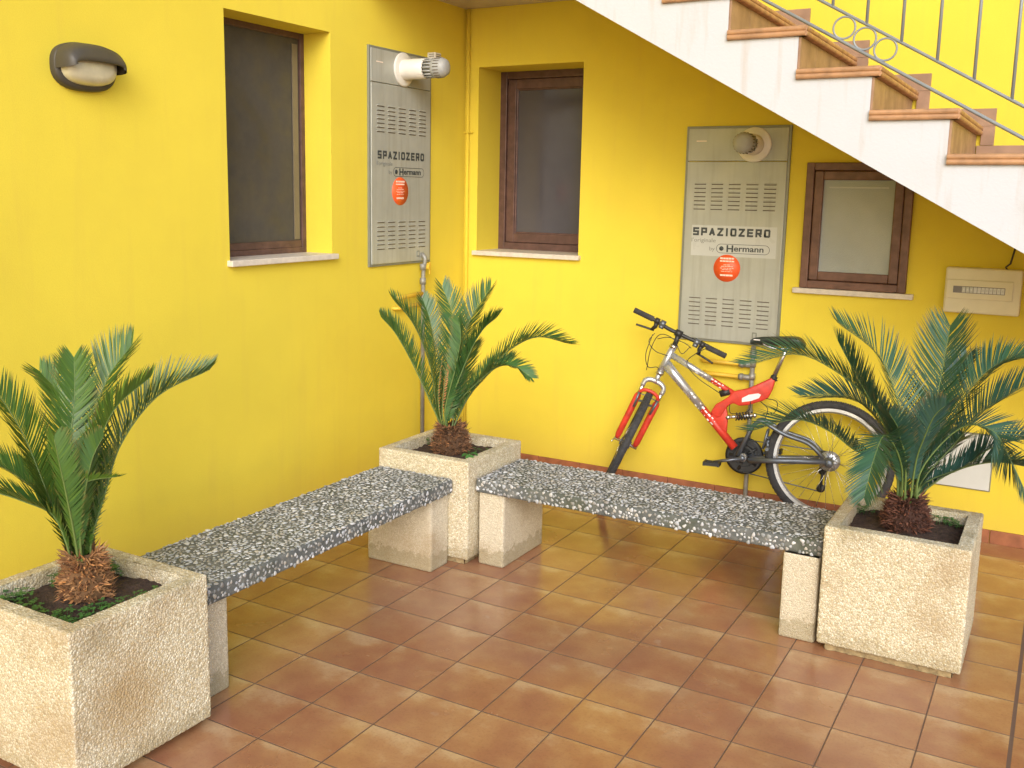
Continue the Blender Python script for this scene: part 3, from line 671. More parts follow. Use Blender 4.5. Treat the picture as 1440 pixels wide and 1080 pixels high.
# ---------------------------------------------------------------- benches
ICO = []
bm = bmesh.new(); bmesh.ops.create_icosphere(bm, subdivisions=1, radius=1); bmesh.ops.subdivide_edges(bm, edges=bm.edges[:], cuts=1, use_grid_fill=True)
for v in bm.verts: v.co.normalize()
bm.verts.index_update(); IV = [v.co.copy() for v in bm.verts]; IF = [[v.index for v in f_.verts] for f_ in bm.faces]; bm.free()
def bench(x0, x1, y0, y1, top, th, legs, label, seed):
    rg = random.Random(seed); t = thing('bench', label, 'bench', ((x0+x1)/2, (y0+y1)/2, 0), 'pebble topped concrete benches')
    mb = MB(); gbox(mb, (x0,y0,top-th), (x1,y1,top), .009, .012)
    tones = [(.60,.61,.63), (.50,.53,.58), (.62,.65,.70), (.40,.42,.43), (.50,.47,.42), (.32,.31,.30), (.70,.71,.72), (.27,.29,.30)]
    taken = {}
    def stone(c_, n_, r):
        key = (int(c_.x/.02), int(c_.y/.02), int(c_.z/.02))
        for dx in (-1,0,1):
            for dy in (-1,0,1):
                for dz in (-1,0,1):
                    for q, rq in taken.get((key[0]+dx, key[1]+dy, key[2]+dz), ()):
                        if (q-c_).length < (r+rq)*.80: return
        taken.setdefault(key, []).append((c_, r))
        a = n_.cross(Vector((rg.gauss(0,1), rg.gauss(0,1), rg.gauss(0,1)))).normalized(); b = n_.cross(a); el = rg.uniform(.60,.95); ht = rg.uniform(.30,.5); tn = rg.choice(tones); k_ = rg.uniform(.75,1.1)
        n2 = (n_+a*rg.uniform(-.2,.2)+b*rg.uniform(-.2,.2)).normalized(); off = c_-n_*r*.10; ph = rg.random()*9
        vs = [off+(a*v.x+b*v.y*el)*r*(1+.16*math.sin(ph+3*math.atan2(v.y, v.x)))+n2*v.z*r*ht for v in IV]
        mb.add(vs, IF, 1, (min(1, tn[0]*k_), min(1, tn[1]*k_), min(1, tn[2]*k_)), True)
    R_ = lambda: rg.choice((.0135, .0115, .0100, .0088, .0075, .0065))
    area = (x1-x0)*(y1-y0)
    for pas, cnt in ((1, 3300), (2, 4800)):
        for _ in range(int(cnt*area/.74)):
            r = R_() if pas == 1 else rg.uniform(.0045,.0075); stone(Vector((rg.uniform(x0+.006,x1-.006), rg.uniform(y0+.006,y1-.006), top)), Vector((0,0,1)), r)
    for face, n_ in (('x', Vector((1,0,0))), ('y', Vector((0,-1,0)))):
        L = (y1-y0) if face == 'x' else (x1-x0)
        for _ in range(int(L*620)):
            u_ = rg.uniform(.01, L-.01); z_ = rg.uniform(top-th+.006, top-.006); r = R_()*.85
            if rg.random() < .3: continue
            c_ = Vector((x1, y0+u_, z_)) if face == 'x' else Vector((x0+u_, y0, z_)); stone(c_, n_, r)
    mb.build('slab', ['bench_cement', 'bench_stone'], t)
    for lg in legs:
        l = MB(); gbox(l, (lg[0],lg[2],0), (lg[1],lg[3],top-th+.001), .008, .010, skip=('z1',)); ob = l.build('bench_leg', 'leg_concrete', t); disp(ob, 'legpebbles', .008, .0022)
    return t
bench(.628, 1.072, -3.478, -1.803, .432, .070, [(.665,1.040,-3.42,-3.265), (.670,1.045,-1.955,-1.803)], 'bench along the left wall between the near and corner planters', 3)
bench(1.160, 2.796, -1.742, -1.285, .432, .066, [(1.168,1.308,-1.722,-1.305), (2.640,2.785,-1.752,-1.325)], 'bench along the right wall in front of the bicycle', 4)

# ---------------------------------------------------------------- cycads
def bez(P_, t):
    a = [Vector(p) for p in P_]
    while len(a) > 1: a = [a[i].lerp(a[i+1], t) for i in range(len(a)-1)]
    return a[0]
def spline(pts, n):
    pts = [Vector(p) for p in pts]; q = [pts[0]*2-pts[1]]+pts+[pts[-1]*2-pts[-2]]; out = []
    for s_ in range(n+1):
        u = s_/n*(len(pts)-1); i = min(int(u), len(pts)-2); f_ = u-i; a, b, c_, d_ = q[i:i+4]
        out.append(.5*((2*b)+(c_-a)*f_+(2*a-5*b+4*c_-d_)*f_*f_+(3*b-a-3*c_+d_)*f_**3))
    return out
def frond(parent, pts, axis, matname, rg, lmax=.13, npair=96, roll=0., dihed=.45, start=.10, wid=.0030, up=None):
    n = 90; cv = spline(pts, n); mb = MB()
    mb.tube(cv[::4], [.0046*(1-.80*i/(len(cv[::4])-1)) for i in range(len(cv[::4]))], 6, 1, tint=(.5,.2,0))
    base_t = rg.uniform(.25,.75); bl = rg.uniform(0,.7)
    total = sum((cv[i+1]-cv[i]).length for i in range(n)); lm = lmax*min(1.05, .6+total*.6)
    for k in range(npair):
        s_ = start+(1-start)*((k+.5)/npair); fi = s_*n; i = min(int(fi), n-1); f_ = fi-i
        p_ = cv[i].lerp(cv[i+1], f_); T_ = (cv[min(i+2, n)]-cv[max(i-1, 0)]).normalized()
        rad = Vector((p_.x-axis[0], p_.y-axis[1], 0)); rad = rad.normalized() if rad.length > .01 else Vector((0,-1,0))
        ref = Vector(up) if up is not None else Vector((0,0,.75))-rad*.75
        Nn = (ref-T_*ref.dot(T_)); Nn = Nn.normalized() if Nn.length > .02 else Vector((0,0,1))
        S_ = T_.cross(Nn).normalized()
        if roll: q = Matrix.Rotation(roll, 3, T_); Nn = q @ Nn; S_ = q @ S_
        u = (s_-start)/(1-start); L = lm*min(1, .22+u*2.3)*(1 if u < .72 else 1-.55*((u-.72)/.28)**1.5)
        fa = R(62-24*u)                       # angle from the rachis
        for sd in (-1, 1):
            if rg.random() < .02: continue
            Lk = L*rg.uniform(.92,1.05); fb = fa+rg.gauss(0, .05); dh = dihed+rg.gauss(0, .07)
            side = (S_*sd*math.cos(dh)+Nn*math.sin(dh)); d0 = (T_*math.cos(fb)+side*math.sin(fb)).normalized()
            bend = (T_*.55+Nn*.25+Vector((0,0,-.10))).normalized(); wv = T_.cross(d0).cross(d0).normalized()*wid*rg.uniform(.85,1.15)
            th = []
            for q in (0, .3, .65, 1.):
                c_ = p_+d0*Lk*q+bend*Lk*.16*q*q; th.append(c_)
            wv2 = wv; tt = min(1, max(0, base_t+rg.gauss(0,.16)+.15*u)); tn = (tt, min(1, max(0, bl+rg.gauss(0,.15))), 0)
            vs = [th[0]-wv*.55, th[0]+wv*.55, th[1]-wv, th[1]+wv, th[2]-wv*.85, th[2]+wv*.85, th[3]]
            mb.add(vs, [(0,1,3,2), (2,3,5,4), (4,5,6)], 0, tn, True); mb.t[-1] = (tn[0], tn[1], rg.choice((.0,.1,.5,.9)))
    return mb.build('frond', [matname, 'rachis_green'], parent)
def trunk(parent, c_, z0, h, r, rg, dark):
    mb = MB(); prof = [(0, r*.80), (h*.25, r), (h*.6, r*.93), (h*.85, r*.62), (h, r*.30)]; b = len(mb.v)
    o = Vector((c_[0], c_[1], z0)); tn = tuple(q*.5 for q in dark)
    mb2 = len(mb.v); mb.lathe(prof, o, (0,0,1), 24)
    mb.t[mb2:] = [tn]*(len(mb.v)-mb2)
    for k in range(900):                        # old leaf bases and fibres
        u = rg.random()**.85; z = h*u; an = k*2.39996; 
        rr = r*(.80+.8*u) if u < .25 else r*(1.0-.75*max(0, u-.35)**1.3)
        d = Vector((math.cos(an), math.sin(an), 0)); p_ = o+d*rr*.93+Vector((0,0,z)); upv = Vector((0,0,1))
        L = rg.uniform(.018,.042)*(1.0 if u < .8 else 1.3); dr = (d*rg.uniform(.5,1.)+upv*rg.uniform(-.15,.9)+Vector((rg.gauss(0,.25), rg.gauss(0,.25), 0))).normalized()
        s_ = dr.cross(upv).normalized()*rg.uniform(.002,.0058); q = p_+dr*L*.6; e = p_+dr*L+upv*rg.uniform(-.01,.012); th = dr.cross(s_).normalized()*.003
        k_ = rg.uniform(.5,1.6); cl = tuple(min(1, x*k_) for x in rg.choice([dark, dark, (dark[0]*1.5,dark[1]*1.35,dark[2]*1.1), (dark[0]*.7,dark[1]*.6,dark[2]*.6)]))
        mb.add([p_-s_, p_+s_, q+s_*.8, q-s_*.8, e, p_-th*2, q-th], [(0,1,2,3), (3,2,4), (0,3,6,5), (1,5,6,2), (3,4,6), (2,6,4)], 0, cl)
    return mb.build('trunk', 'trunk_fibre', parent)
def cycad(pl, label, matname, seed, specs, extra, th, tr, tdark, lmax, crown_px=None):
    rg = random.Random(seed); c_ = (pl[0]+SZ/2, pl[1]+SZ/2); z0 = pl[2]-.060
    t = thing('cycad', label, 'cycad', (c_[0], c_[1], z0), 'potted cycads')
    trunk(t, c_, z0, th, tr, rg, tdark); cz = z0+th*.80; ctr = Vector((c_[0], c_[1], cz)); wd = depth(ctr)
    for sp in specs:                            # (pixels along the frond, depth offsets, options)
        px, dw = sp[0], sp[1]; opt = sp[2] if len(sp) > 2 else {}
        pts = [at(x_, y_, wd+o_) for (x_, y_), o_ in zip(px, dw)]
        d = pts[0]-ctr; st_ = ctr+Vector((d.x, d.y, 0)).normalized()*min(.035, Vector((d.x, d.y, 0)).length+.001)
        frond(t, [st_-Vector((0,0,.02))]+pts, c_, opt.get('m', matname), rg, lmax*opt.get('l', 1), opt.get('n', 98), opt.get('roll', 0), opt.get('d', .42), opt.get('s', .15), up=opt.get('up'))
    for az, el, L, dr in extra:                 # fronds away from the lens, by angle
        h = Vector((math.cos(R(az)), math.sin(R(az)), 0)); p0 = ctr; e = R(el)
        p1 = p0+(h*math.cos(e)+Vector((0,0,math.sin(e))))*L*.4; p2 = p1+(h*math.cos(e-dr*.5)+Vector((0,0,math.sin(e-dr*.5))))*L*.35; p3 = p2+(h*math.cos(e-dr)+Vector((0,0,math.sin(e-dr))))*L*.3
        frond(t, [p0, p1, p2, p3], c_, matname, rg, lmax, 96)
    return t
CR = 'trunk'
cycad(PR, 'widest cycad, green tinted blue for reflected sky, over the bicycle rear wheel', 'leaf_sky_tint', 11, [
    ([(1271,663),(1271,606),(1257,546),(1232,496),(1177,453)], [0,.0,.02,.04,.05], {'l':1.1}),
    ([(1268,660),(1250,610),(1222,560),(1200,520),(1178,479)], [0,-.02,-.05,-.08,-.10], {'l':1.0}),
    ([(1262,655),(1245,600),(1216,556),(1172,520),(1119,498),(1048,513)], [0,.0,-.01,-.02,-.02,-.02], {'l':1.0}),
    ([(1262,650),(1235,590),(1195,560),(1125,556)], [.02,.08,.13,.16], {'l':.9}),
    ([(1257,660),(1204,634),(1166,606),(1119,590),(1057,606)], [0,-.06,-.12,-.17,-.2], {'l':.9}),
    ([(1268,655),(1246,612),(1229,645),(1215,700)], [-.06,-.18,-.27,-.31], {'l':.85,'up':(-.2,-.6,.7),'d':.25}),
    ([(1294,655),(1309,600),(1325,520),(1336,458)], [0,.01,.02,.03], {'l':1.3,'d':.25}),
    ([(1295,660),(1335,590),(1370,540),(1402,513),(1450,500)], [0,.03,.05,.06,.06], {'l':1.05}),
    ([(1298,675),(1342,625),(1380,581),(1418,556),(1475,522)], [0,-.02,-.05,-.08,-.10], {'l':1.0}),
    ([(1300,680),(1355,657),(1392,631),(1440,618),(1490,630)], [0,-.05,-.10,-.14,-.16], {'l':.9}),
    ([(1296,660),(1350,602),(1395,605),(1420,645),(1446,700)], [-.05,-.12,-.2,-.25,-.28], {'l':.8,'d':.3}),
    ([(1288,650),(1300,615),(1314,585),(1330,570)], [-.10,-.18,-.25,-.30], {'l':.8}),
    ([(1274,650),(1266,618),(1262,600),(1250,580)], [-.08,-.16,-.22,-.28], {'l':.75}),
    ([(1290,650),(1322,570),(1345,525),(1360,500)], [.06,.14,.18,.20], {'l':.8}),
    ], [(70,42,.5,.7), (110,36,.5,.8), (30,40,.5,.8)], .155, .082, (.10,.040,.025), .140)
cycad(PC, 'smallest cycad, growing in the corner planter', 'leaf_mid', 12, [
    ([(612,580),(582,515),(557,470),(536,446)], [0,-.02,-.04,-.06], {'l':.8,'d':.8}),
    ([(615,577),(605,515),(582,457),(552,420)], [0,-.03,-.06,-.08], {'l':1.0}),
    ([(616,575),(612,502),(605,452),(594,420)], [.04,.08,.12,.14], {'l':.8}),
    ([(627,577),(633,502),(638,450),(621,401)], [0,0,.0,.0], {'l':.95}),
    ([(630,577),(648,490),(664,445),(690,405)], [0,.03,.05,.06], {'l':1.05}),
    ([(632,580),(682,525),(720,490),(757,474),(802,484)], [0,-.02,-.04,-.06,-.06], {'l':1.0}),
    ([(632,580),(690,522),(722,515),(748,532)], [0,-.06,-.12,-.16], {'l':.65}),
    ([(630,577),(658,502),(678,465),(699,446)], [-.04,-.08,-.10,-.12], {'l':.95}),
    ([(622,580),(624,550),(628,525),(634,505)], [-.05,-.08,-.09,-.10], {'l':.20,'n':26,'m':'frond_dry'}),
    ([(618,580),(616,555),(618,530),(622,500)], [-.04,-.06,-.07,-.07], {'l':.17,'n':22,'m':'frond_dry'}),
    ([(626,575),(640,520),(648,475),(645,450)], [-.06,-.10,-.12,-.14], {'l':.7,'d':.6}),
    ], [(100,66,.50,.5), (60,60,.5,.6)], .160, .088, (.17,.085,.040), .125)
cycad(PL, 'nearest cycad, warm green, in the weedy planter on the left', 'leaf_warm', 13, [
    ([(128,763),(148,693),(171,623),(222,557),(295,520)], [0,.02,.05,.08,.10], {'l':1.0,'d':.85}),
    ([(117,763),(128,664),(158,580),(212,530)], [0,-.03,-.05,-.06], {'l':.85,'d':.7}),
    ([(113,763),(126,620),(150,535),(186,484)], [0,.03,.06,.08], {'l':1.1}),
    ([(105,763),(99,640),(105,555),(104,503)], [0,.0,.02,.02], {'l':.95}),
    ([(100,750),(90,640),(84,560),(56,522)], [.03,.08,.12,.15], {'l':.95}),
    ([(93,763),(62,682),(31,608),(-14,536)], [0,-.02,-.03,-.03], {'l':1.2,'d':.3}),
    ([(90,745),(50,690),(0,655),(-50,640)], [0,-.04,-.08,-.10], {'l':1.0}),
    ([(93,763),(74,724),(36,706),(-10,692),(-50,690)], [-.03,-.06,-.11,-.14,-.15], {'l':.95}),
    ([(109,760),(110,705),(122,678),(168,670)], [-.04,-.08,-.10,-.12], {'l':.5,'n':50}),
    ([(104,750),(92,690),(82,645),(76,615)], [-.08,-.14,-.18,-.20], {'l':.75,'d':.5}),
    ([(112,745),(120,690),(130,645),(146,612)], [-.07,-.10,-.12,-.13], {'l':.7,'d':.6}),
    ], [(135,40,.5,.5), (165,45,.5,.6)], .165, .072, (.30,.155,.065), .118)

# weeds over the soil
def weeds(pl, n, label, seed, spots=None):
    rg = random.Random(seed); mb = MB(); c_ = Vector((pl[0]+SZ/2, pl[1]+SZ/2, pl[2]-.048)); cl = [(rg.uniform(-.19,.19), rg.uniform(-.19,.19)) for _ in range(9)] if spots is None else spots
    for _ in range(n):
        s_ = rg.choice(cl); p_ = c_+Vector((max(-.205, min(.205, s_[0]+rg.gauss(0,.03))), max(-.205, min(.205, s_[1]+rg.gauss(0,.03))), 0)); h = rg.uniform(.01,.035); top = p_+Vector((rg.gauss(0,.006), rg.gauss(0,.006), h))
        mb.tube([p_, top], .0006, 4)
        a0 = rg.random()*6.28
        for k in range(3):
            a = a0+k*2.094; d = Vector((math.cos(a), math.sin(a), rg.uniform(-.2,.3))); s2 = Vector((-math.sin(a), math.cos(a), 0)); L = rg.uniform(.007,.013)
            mb.add([top, top+d*L*.55-s2*L*.5, top+d*L-s2*L*.28, top+d*L*.86, top+d*L+s2*L*.28, top+d*L*.55+s2*L*.5], [(0,1,2,3), (0,3,4,5)])
    o = mb.build('clover_weeds', 'weed_green', None, c_); o['kind'] = 'stuff'; o['label'] = label; o['category'] = 'weeds'
weeds(PL, 330, 'clover covering the dark soil of the nearest planter', 1, [(.17,-.02), (.12,-.12), (.18,.08), (.05,-.19), (-.05,-.18), (-.15,-.14), (-.17,.05), (.15,-.19), (-.12,.17), (-.18,-.19)])
weeds(PR, 60, 'sparse clover in the right hand planter', 2, [(.17,.15), (.12,.18), (-.18,.16)])
weeds(PC, 40, 'few clover leaves in the corner planter', 3, [(.16,.05), (-.16,.1)])
# broad-leaved seedling spilling over the corner planter's rim
t = thing('seedling', 'small bright green seedling leaning over the corner planter rim', 'plant', (1.06,-1.62,.47))
mb = MB(); mb.tube(spline([(1.02,-1.60,.465), (1.06,-1.64,.515), (1.10,-1.70,.535)], 10), .002, 6); mb.build('stem', 'rachis_green', t)
for bx_, L, az, dz in (((1.085,-1.685,.530), .075, -50, -.35), ((1.07,-1.66,.525), .055, 10, .2), ((1.06,-1.64,.515), .05, -110, .25)):
    mb = MB(); h = Vector((math.cos(R(az)), math.sin(R(az)), dz)).normalized(); s_ = h.cross(Vector((0,0,1))).normalized(); b = Vector(bx_); vs = []; fs = []
    for i in range(9):
        u = i/8; w_ = math.sin(math.pi*min(1, u*.96+.04))*L*.30; c_ = b+h*L*u-Vector((0,0,1))*L*.35*u*u; vs += [c_-s_*w_+Vector((0,0,w_*.35)), c_, c_+s_*w_+Vector((0,0,w_*.35))]
    for i in range(8):
        q = i*3; fs += [(q,q+1,q+4,q+3), (q+1,q+2,q+5,q+4)]
    mb.add(vs, fs, 0, smooth=True); mb.build('leaf', 'weed_green', t)

# ---------------------------------------------------------------- bicycle
RH = Vector((2.492, -.150, .352)); e1 = Vector((-1, -.150, 0)).normalized(); e2 = Vector((0, .085, 1)); e2 = (e2-e1*e2.dot(e1)).normalized(); en = e1.cross(e2)
if en.y > 0: en = -en                                     # en points out from the wall
def bp(cx_, cy_, off=0.):                                 # a point of the frame's plane, from a 3x enlargement
    return onp(840+cx_/3., 400+cy_/3., RH, en)+en*off
bk = thing('bicycle', 'red and silver full suspension mountain bike leaning on the wall', 'bicycle', (1.9,-.22,0))
def tube_part(name, pts, r, m_, parent=None, seg=14, flat=None):
    mb = MB(); mb.tube(pts, r, seg, flat=flat); return mb.build(name, m_, parent or bk)
def wheel(name, c_, ax, label=None, flip=False):
    t = thing(name, label, None, c_, parent=bk); ax = Vector(ax).normalized(); Rw = .340; tr = .0215
    mb = MB(); mb.torus(c_, ax, Rw-tr, tr, 96, 14)
    a = ax.cross(Vector((0,0,1))).normalized(); b = ax.cross(a)
    for k in range(84):                                 # knobs
        for rw, ph in ((-1,0), (0,.5), (1,0)):
            an = 2*math.pi*(k+ph)/84; d = a*math.cos(an)+b*math.sin(an); tg = ax.cross(d); s_ = d*(math.cos(rw*.65))+ax*(math.sin(rw*.65))
            p_ = c_+d*(Rw-tr)+s_*(tr-.001); n_ = s_; w2 = n_.cross(tg)
            vs = [p_+tg*i*.0055+w2*j*.0060+n_*h for h in (0, .0045) for i in (-1,1) for j in (-1,1)]; mb.add(vs, [(0,1,3,2),(4,6,7,5),(0,4,5,1),(2,3,7,6),(0,2,6,4),(1,5,7,3)])
    mb.build('tyre', 'black_rubber', t)
    mb = MB(); n = 72; rows = [(-.011,.300), (-.011,.284), (0,.274), (.011,.284), (.011,.300), (.009,.302), (-.009,.302)]; bs = len(mb.v)
    for i in range(n):
        an = 2*math.pi*i/n; d = a*math.cos(an)+b*math.sin(an)
        for h, r_ in rows: mb.v.append(tuple(c_+d*r_+ax*h)); mb.t.append((1,1,1))
    m_ = len(rows)
    for i in range(n):
        for k in range(m_): i2 = (i+1) % n; k2 = (k+1) % m_; mb.face((bs+i*m_+k, bs+i2*m_+k, bs+i2*m_+k2, bs+i*m_+k2), 0)
    mb.build('rim', 'bike_silver', t)
    mb = MB()
    for k in range(32):
        sd = 1 if k % 2 else -1; an = 2*math.pi*k/32; d = a*math.cos(an)+b*math.sin(an); an2 = an+(.9 if (k//2) % 2 else -.9); d2 = a*math.cos(an2)+b*math.sin(an2)
        mb.tube([c_+d2*.021+ax*sd*.028, c_+d*.262], .00115, 5)
    mb.build('spokes', 'chrome', t)
    mb = MB(); mb.lathe([(-.05,0),(-.05,.008),(-.034,.008),(-.033,.023),(-.027,.023),(-.025,.013),(.025,.013),(.027,.023),(.033,.023),(.034,.008),(.05,.008),(.05,0)], c_, ax, 20); mb.build('hub', 'bike_dark', t)
    return t
wheel('rear_wheel', RH, en)
# steering
hd_t, hd_b = bp(322, 262), bp(264, 372); FH0 = bp(118, 668); SA = (hd_t-FH0).normalized()
vh = Matrix.Rotation(R(1), 3, SA) @ (FH0-CAM).normalized()
fd = (vh-SA*vh.dot(SA)).normalized(); bd = SA.cross(fd).normalized()
if bd.dot(RT) < 0: bd = -bd
FH = FH0+Vector((0,0,0)); wheel('front_wheel', FH, bd)
tube_part('head_tube', [hd_b-SA*.0, hd_b.lerp(hd_t, .5), hd_t], .0215, 'bike_silver')
mb = MB()
for q in (hd_b, hd_t): mb.lathe([(-.010,0), (-.010,.025), (.010,.025), (.010,0)], q, SA, 18)
mb.build('headset', 'chrome', bk)
# fork
crown = FH+SA*.405
fk = thing('fork', None, None, crown, parent=bk)
mb = MB(); mb.tube([hd_b, crown-SA*.0], .016, 12); arch = [crown-bd*.062-SA*.045, crown-bd*.058-SA*.01, crown-bd*.035+SA*.008, crown+SA*.012, crown+bd*.035+SA*.008, crown+bd*.058-SA*.01, crown+bd*.062-SA*.045]
mb.tube(spline(arch, 20), .0155, 10); mb.build('crown', 'bike_silver', fk)
for sd in (-1, 1):
    mb = MB(); mb.tube([crown+bd*sd*.060-SA*.03, FH+bd*sd*.060+SA*.28], .0125, 12); mb.build('stanchion', 'chrome', fk)
    mb = MB(); mb.tube([FH+bd*sd*.060+SA*.305, FH+bd*sd*.060+SA*.29, FH+bd*sd*.060+SA*.03, FH+bd*sd*.058+SA*.005], [.016,.0205,.0185,.013], 14); mb.build('fork_leg', 'bike_red', fk)
    mb = MB(); q = FH+bd*sd*.052+SA*.245-fd*.025; mb.tube([q-SA*.02, q+SA*.075+bd*sd*.008], .007, 8); mb.box(q-bd*sd*.020+SA*.03-Vector((.012,.008,.006)), q-bd*sd*.020+SA*.03+Vector((.012,.008,.006)), 0, .002); mb.tube([q+SA*.07, q+SA*.075-bd*sd*.05], .003, 6); mb.build('brake_arm', 'bike_dark', fk)
mb = MB(); mb.tube(spline([FH-bd*.060+SA*.285, FH-bd*.050+SA*.335-fd*.015, FH+SA*.352-fd*.02, FH+bd*.050+SA*.335-fd*.015, FH+bd*.060+SA*.285], 16), .011, 10); mb.build('fork_arch', 'bike_red', fk)
mb = MB(); mb.lathe([(-.075,0),(-.075,.010),(.075,.010),(.075,0)], FH, bd, 12); mb.tube([FH-bd*.07, FH-bd*.078-SA*.02-fd*.035], .004, 6); mb.build('axle', 'chrome', fk)
# bars
HB = bp(343, 207); mb = MB(); mb.tube([hd_t, hd_t+SA*.035, HB-SA*.005], .015, 12); mb.lathe([(-.022,0),(-.022,.021),(.022,.021),(.022,0)], HB, bd, 16); mb.build('stem', 'black_plastic', bk)
hb = thing('handlebar', None, None, HB, parent=bk)
lft, rgt = HB-bd*.292+SA*.012, HB+bd*.300+SA*.000
mb = MB(); mb.tube(spline([lft, HB-bd*.18+SA*.012, HB-bd*.07, HB, HB+bd*.07, HB+bd*.18+SA*.006, rgt], 30), .0115, 12); mb.build('bar', 'black_plastic', hb)
for sd, e_ in ((-1, lft), (1, rgt)):
    mb = MB(); i_ = e_-bd*sd*.125; mb.tube([e_, e_-bd*sd*.004, e_-bd*sd*.008, i_+bd*sd*.004, i_], [.012,.0175,.0160,.0160,.018], 14)
    for k in range(9): mb.torus(e_.lerp(i_, (k+1)/10), bd, .0155, .0022, 16, 6)
    mb.build('grip', 'black_rubber', hb)
    m0 = e_-bd*sd*.150; dn = (fd*.15-SA*.95-bd*sd*.1).normalized()
    mb = MB(); mb.lathe([(-.014,0),(-.014,.0185),(.014,.0185),(.014,0)], m0, bd, 14); mb.tube([m0, m0+dn*.035, m0+dn*.062+bd*sd*.015], [.015,.013,.009], 8); mb.tube(spline([m0+dn*.060+bd*sd*.0, m0+dn*.064+bd*sd*.04, m0+dn*.070+bd*sd*.085, m0+dn*.074+bd*sd*.110], 10), [.0065]*8+[.0055,.0065,.0065], 8); mb.build('brake_lever', 'black_plastic', hb)
    mb = MB(); m1 = e_-bd*sd*.185; mb.lathe([(-.016,0),(-.016,.020),(.016,.020),(.016,0)], m1, bd, 14); mb.lathe([(0,0),(0,.017),(.018,.015),(.02,0)], m1-SA*.012, -SA, 14); mb.build('shifter', 'bike_dark', hb)
cab = MB()
for pts in ([bp(245,205,.02), bp(222,240,.03), bp(250,280,.03), bp(300,300,.02)], [bp(238,210,.03), bp(214,290,.06), bp(222,345,.05), bp(258,350,.02), bp(262,400,.0)], [bp(395,262,.02), bp(360,290,.04), bp(330,230,.05), bp(270,210,.04), bp(232,270,.04), bp(212,360,.03)], [bp(400,268,.03), bp(372,245,.04), bp(310,222,.05), bp(262,228,.05)], [bp(470,265,.01), bp(420,290,.03), bp(380,330,.02), bp(420,390,.01), bp(520,460,.01)]):
    cab.tube(spline(pts, 22), .0023, 6)
cab.build('cable', 'cable_black', bk)
# main frame
fr = thing('frame', None, None, bp(480,560), parent=bk)
dt0, dt1 = bp(292, 338), bp(588, 700); f_ = lambda k: dt0.lerp(dt1, k)
mb = MB(); mb.tube([f_(0), f_(.12), f_(.52)], [.031,.028,.0225], 16); mb.build('down_tube', 'bike_silver', fr)
mb = MB(); mb.tube([f_(.52), f_(.7), f_(.97)], [.0227,.0222,.0235], 16); mb.build('lower_down_tube', 'bike_red', fr)
tt0, tt1 = bp(312, 296), bp(590, 470); g_ = lambda k: tt0.lerp(tt1, k)
mb = MB(); mb.tube([g_(0), g_(.62)], [.019,.0175], 14); mb.build('top_tube', 'bike_silver', fr)
mb = MB(); mb.tube([g_(.62), g_(.75), g_(1)], [.0166,.0165,.0165], 14); mb.build('top_tube_rear', 'bike_red', fr)
# lettering strips on both tubes (unreadable in the photo: broken pale strokes)
mb = MB(); rg = random.Random(5)
def strokes(A_, B_, r, k0, k1, n, hgt):
    ax = (B_-A_).normalized(); up_ = en.cross(ax).normalized(); up_ = up_ if up_.z > 0 else -up_
    for i in range(n):
        k = k0+(k1-k0)*(i+.15)/n; L = (k1-k0)/n*.72*(B_-A_).length; p_ = A_.lerp(B_, k)+en*(r+.0012); s_ = rg.uniform(.7,1)*hgt; sk_ = ax*hgt*.5
        for part in rg.choice([((0,1),(0,.3)), ((0,1),(.7,1)), ((0,.35),(0,1)), ((.3,.7),(0,1))]), ((0,.3),(0,1)):
            (a0,a1),(b0,b1) = part; vs = [p_+ax*L*a+up_*(b-.5)*s_*1.6+sk_*(b-.5) - en*abs(b-.5)**2*.02 for a, b in ((a0,b0),(a1,b0),(a1,b1),(a0,b1))]; mb.add(vs, [(0,1,2,3)])
strokes(dt0, dt1, .0235, .24, .70, 11, .022); mb.build('lettering', 'bike_decal', fr); mb = MB(); strokes(tt0, tt1, .0182, .28, .80, 10, .016); mb.build('lettering', 'bike_decal', fr)
body = [(478,540),(500,505),(548,478),(575,450),(640,437),(738,392),(752,402),(742,440),(722,478),(700,490),(640,508),(600,512),(575,500),(552,512),(520,560),(500,560)]
def slab(name, pts, th, m_, parent, bev=.008):
    bm = bmesh.new(); vs = [bm.verts.new(bp(x_, y_, -th/2)) for x_, y_ in pts]; fc = bm.faces.new(vs); r_ = bmesh.ops.extrude_face_region(bm, geom=[fc])
    for v in r_['geom']:
        if isinstance(v, bmesh.types.BMVert): v.co += en*th
    bmesh.ops.recalc_face_normals(bm, faces=bm.faces); bmesh.ops.bevel(bm, geom=bm.edges[:], offset=bev, segments=3, affect='EDGES', profile=.5); mb = MB(); mb.bm(bm, 0, smooth=True); return mb.build(name, m_, parent)
slab('seat_beam', body, .040, 'bike_red', fr)
mb = MB(); mb.tube([bp(518,462), bp(560,450)], .020, 12); mb.build('clamp', 'black_plastic', fr)
slab('gusset', [(478,548),(512,545),(545,520),(552,560),(546,625),(530,612),(508,590)], .030, 'bike_red', fr, .005)
mb = MB(); poly_ = [(612,495),(612,478),(640,464),(680,458),(692,464),(684,478),(650,490)]; bm = bmesh.new(); vs = [bm.verts.new(bp(x_, y_, .0205)) for x_, y_ in poly_]; bm.faces.new(vs); r_ = bmesh.ops.extrude_face_region(bm, geom=bm.faces[:])
for v in r_['geom']:
    if isinstance(v, bmesh.types.BMVert): v.co += en*.001
mb.bm(bm); mb.build('decal', 'bike_decal', fr)
BB = bp(615, 728)
mb = MB(); mb.lathe([(-.036,0),(-.036,.022),(.036,.022),(.036,0)], BB, en, 20); mb.build('bottom_bracket', 'bike_silver', fr)
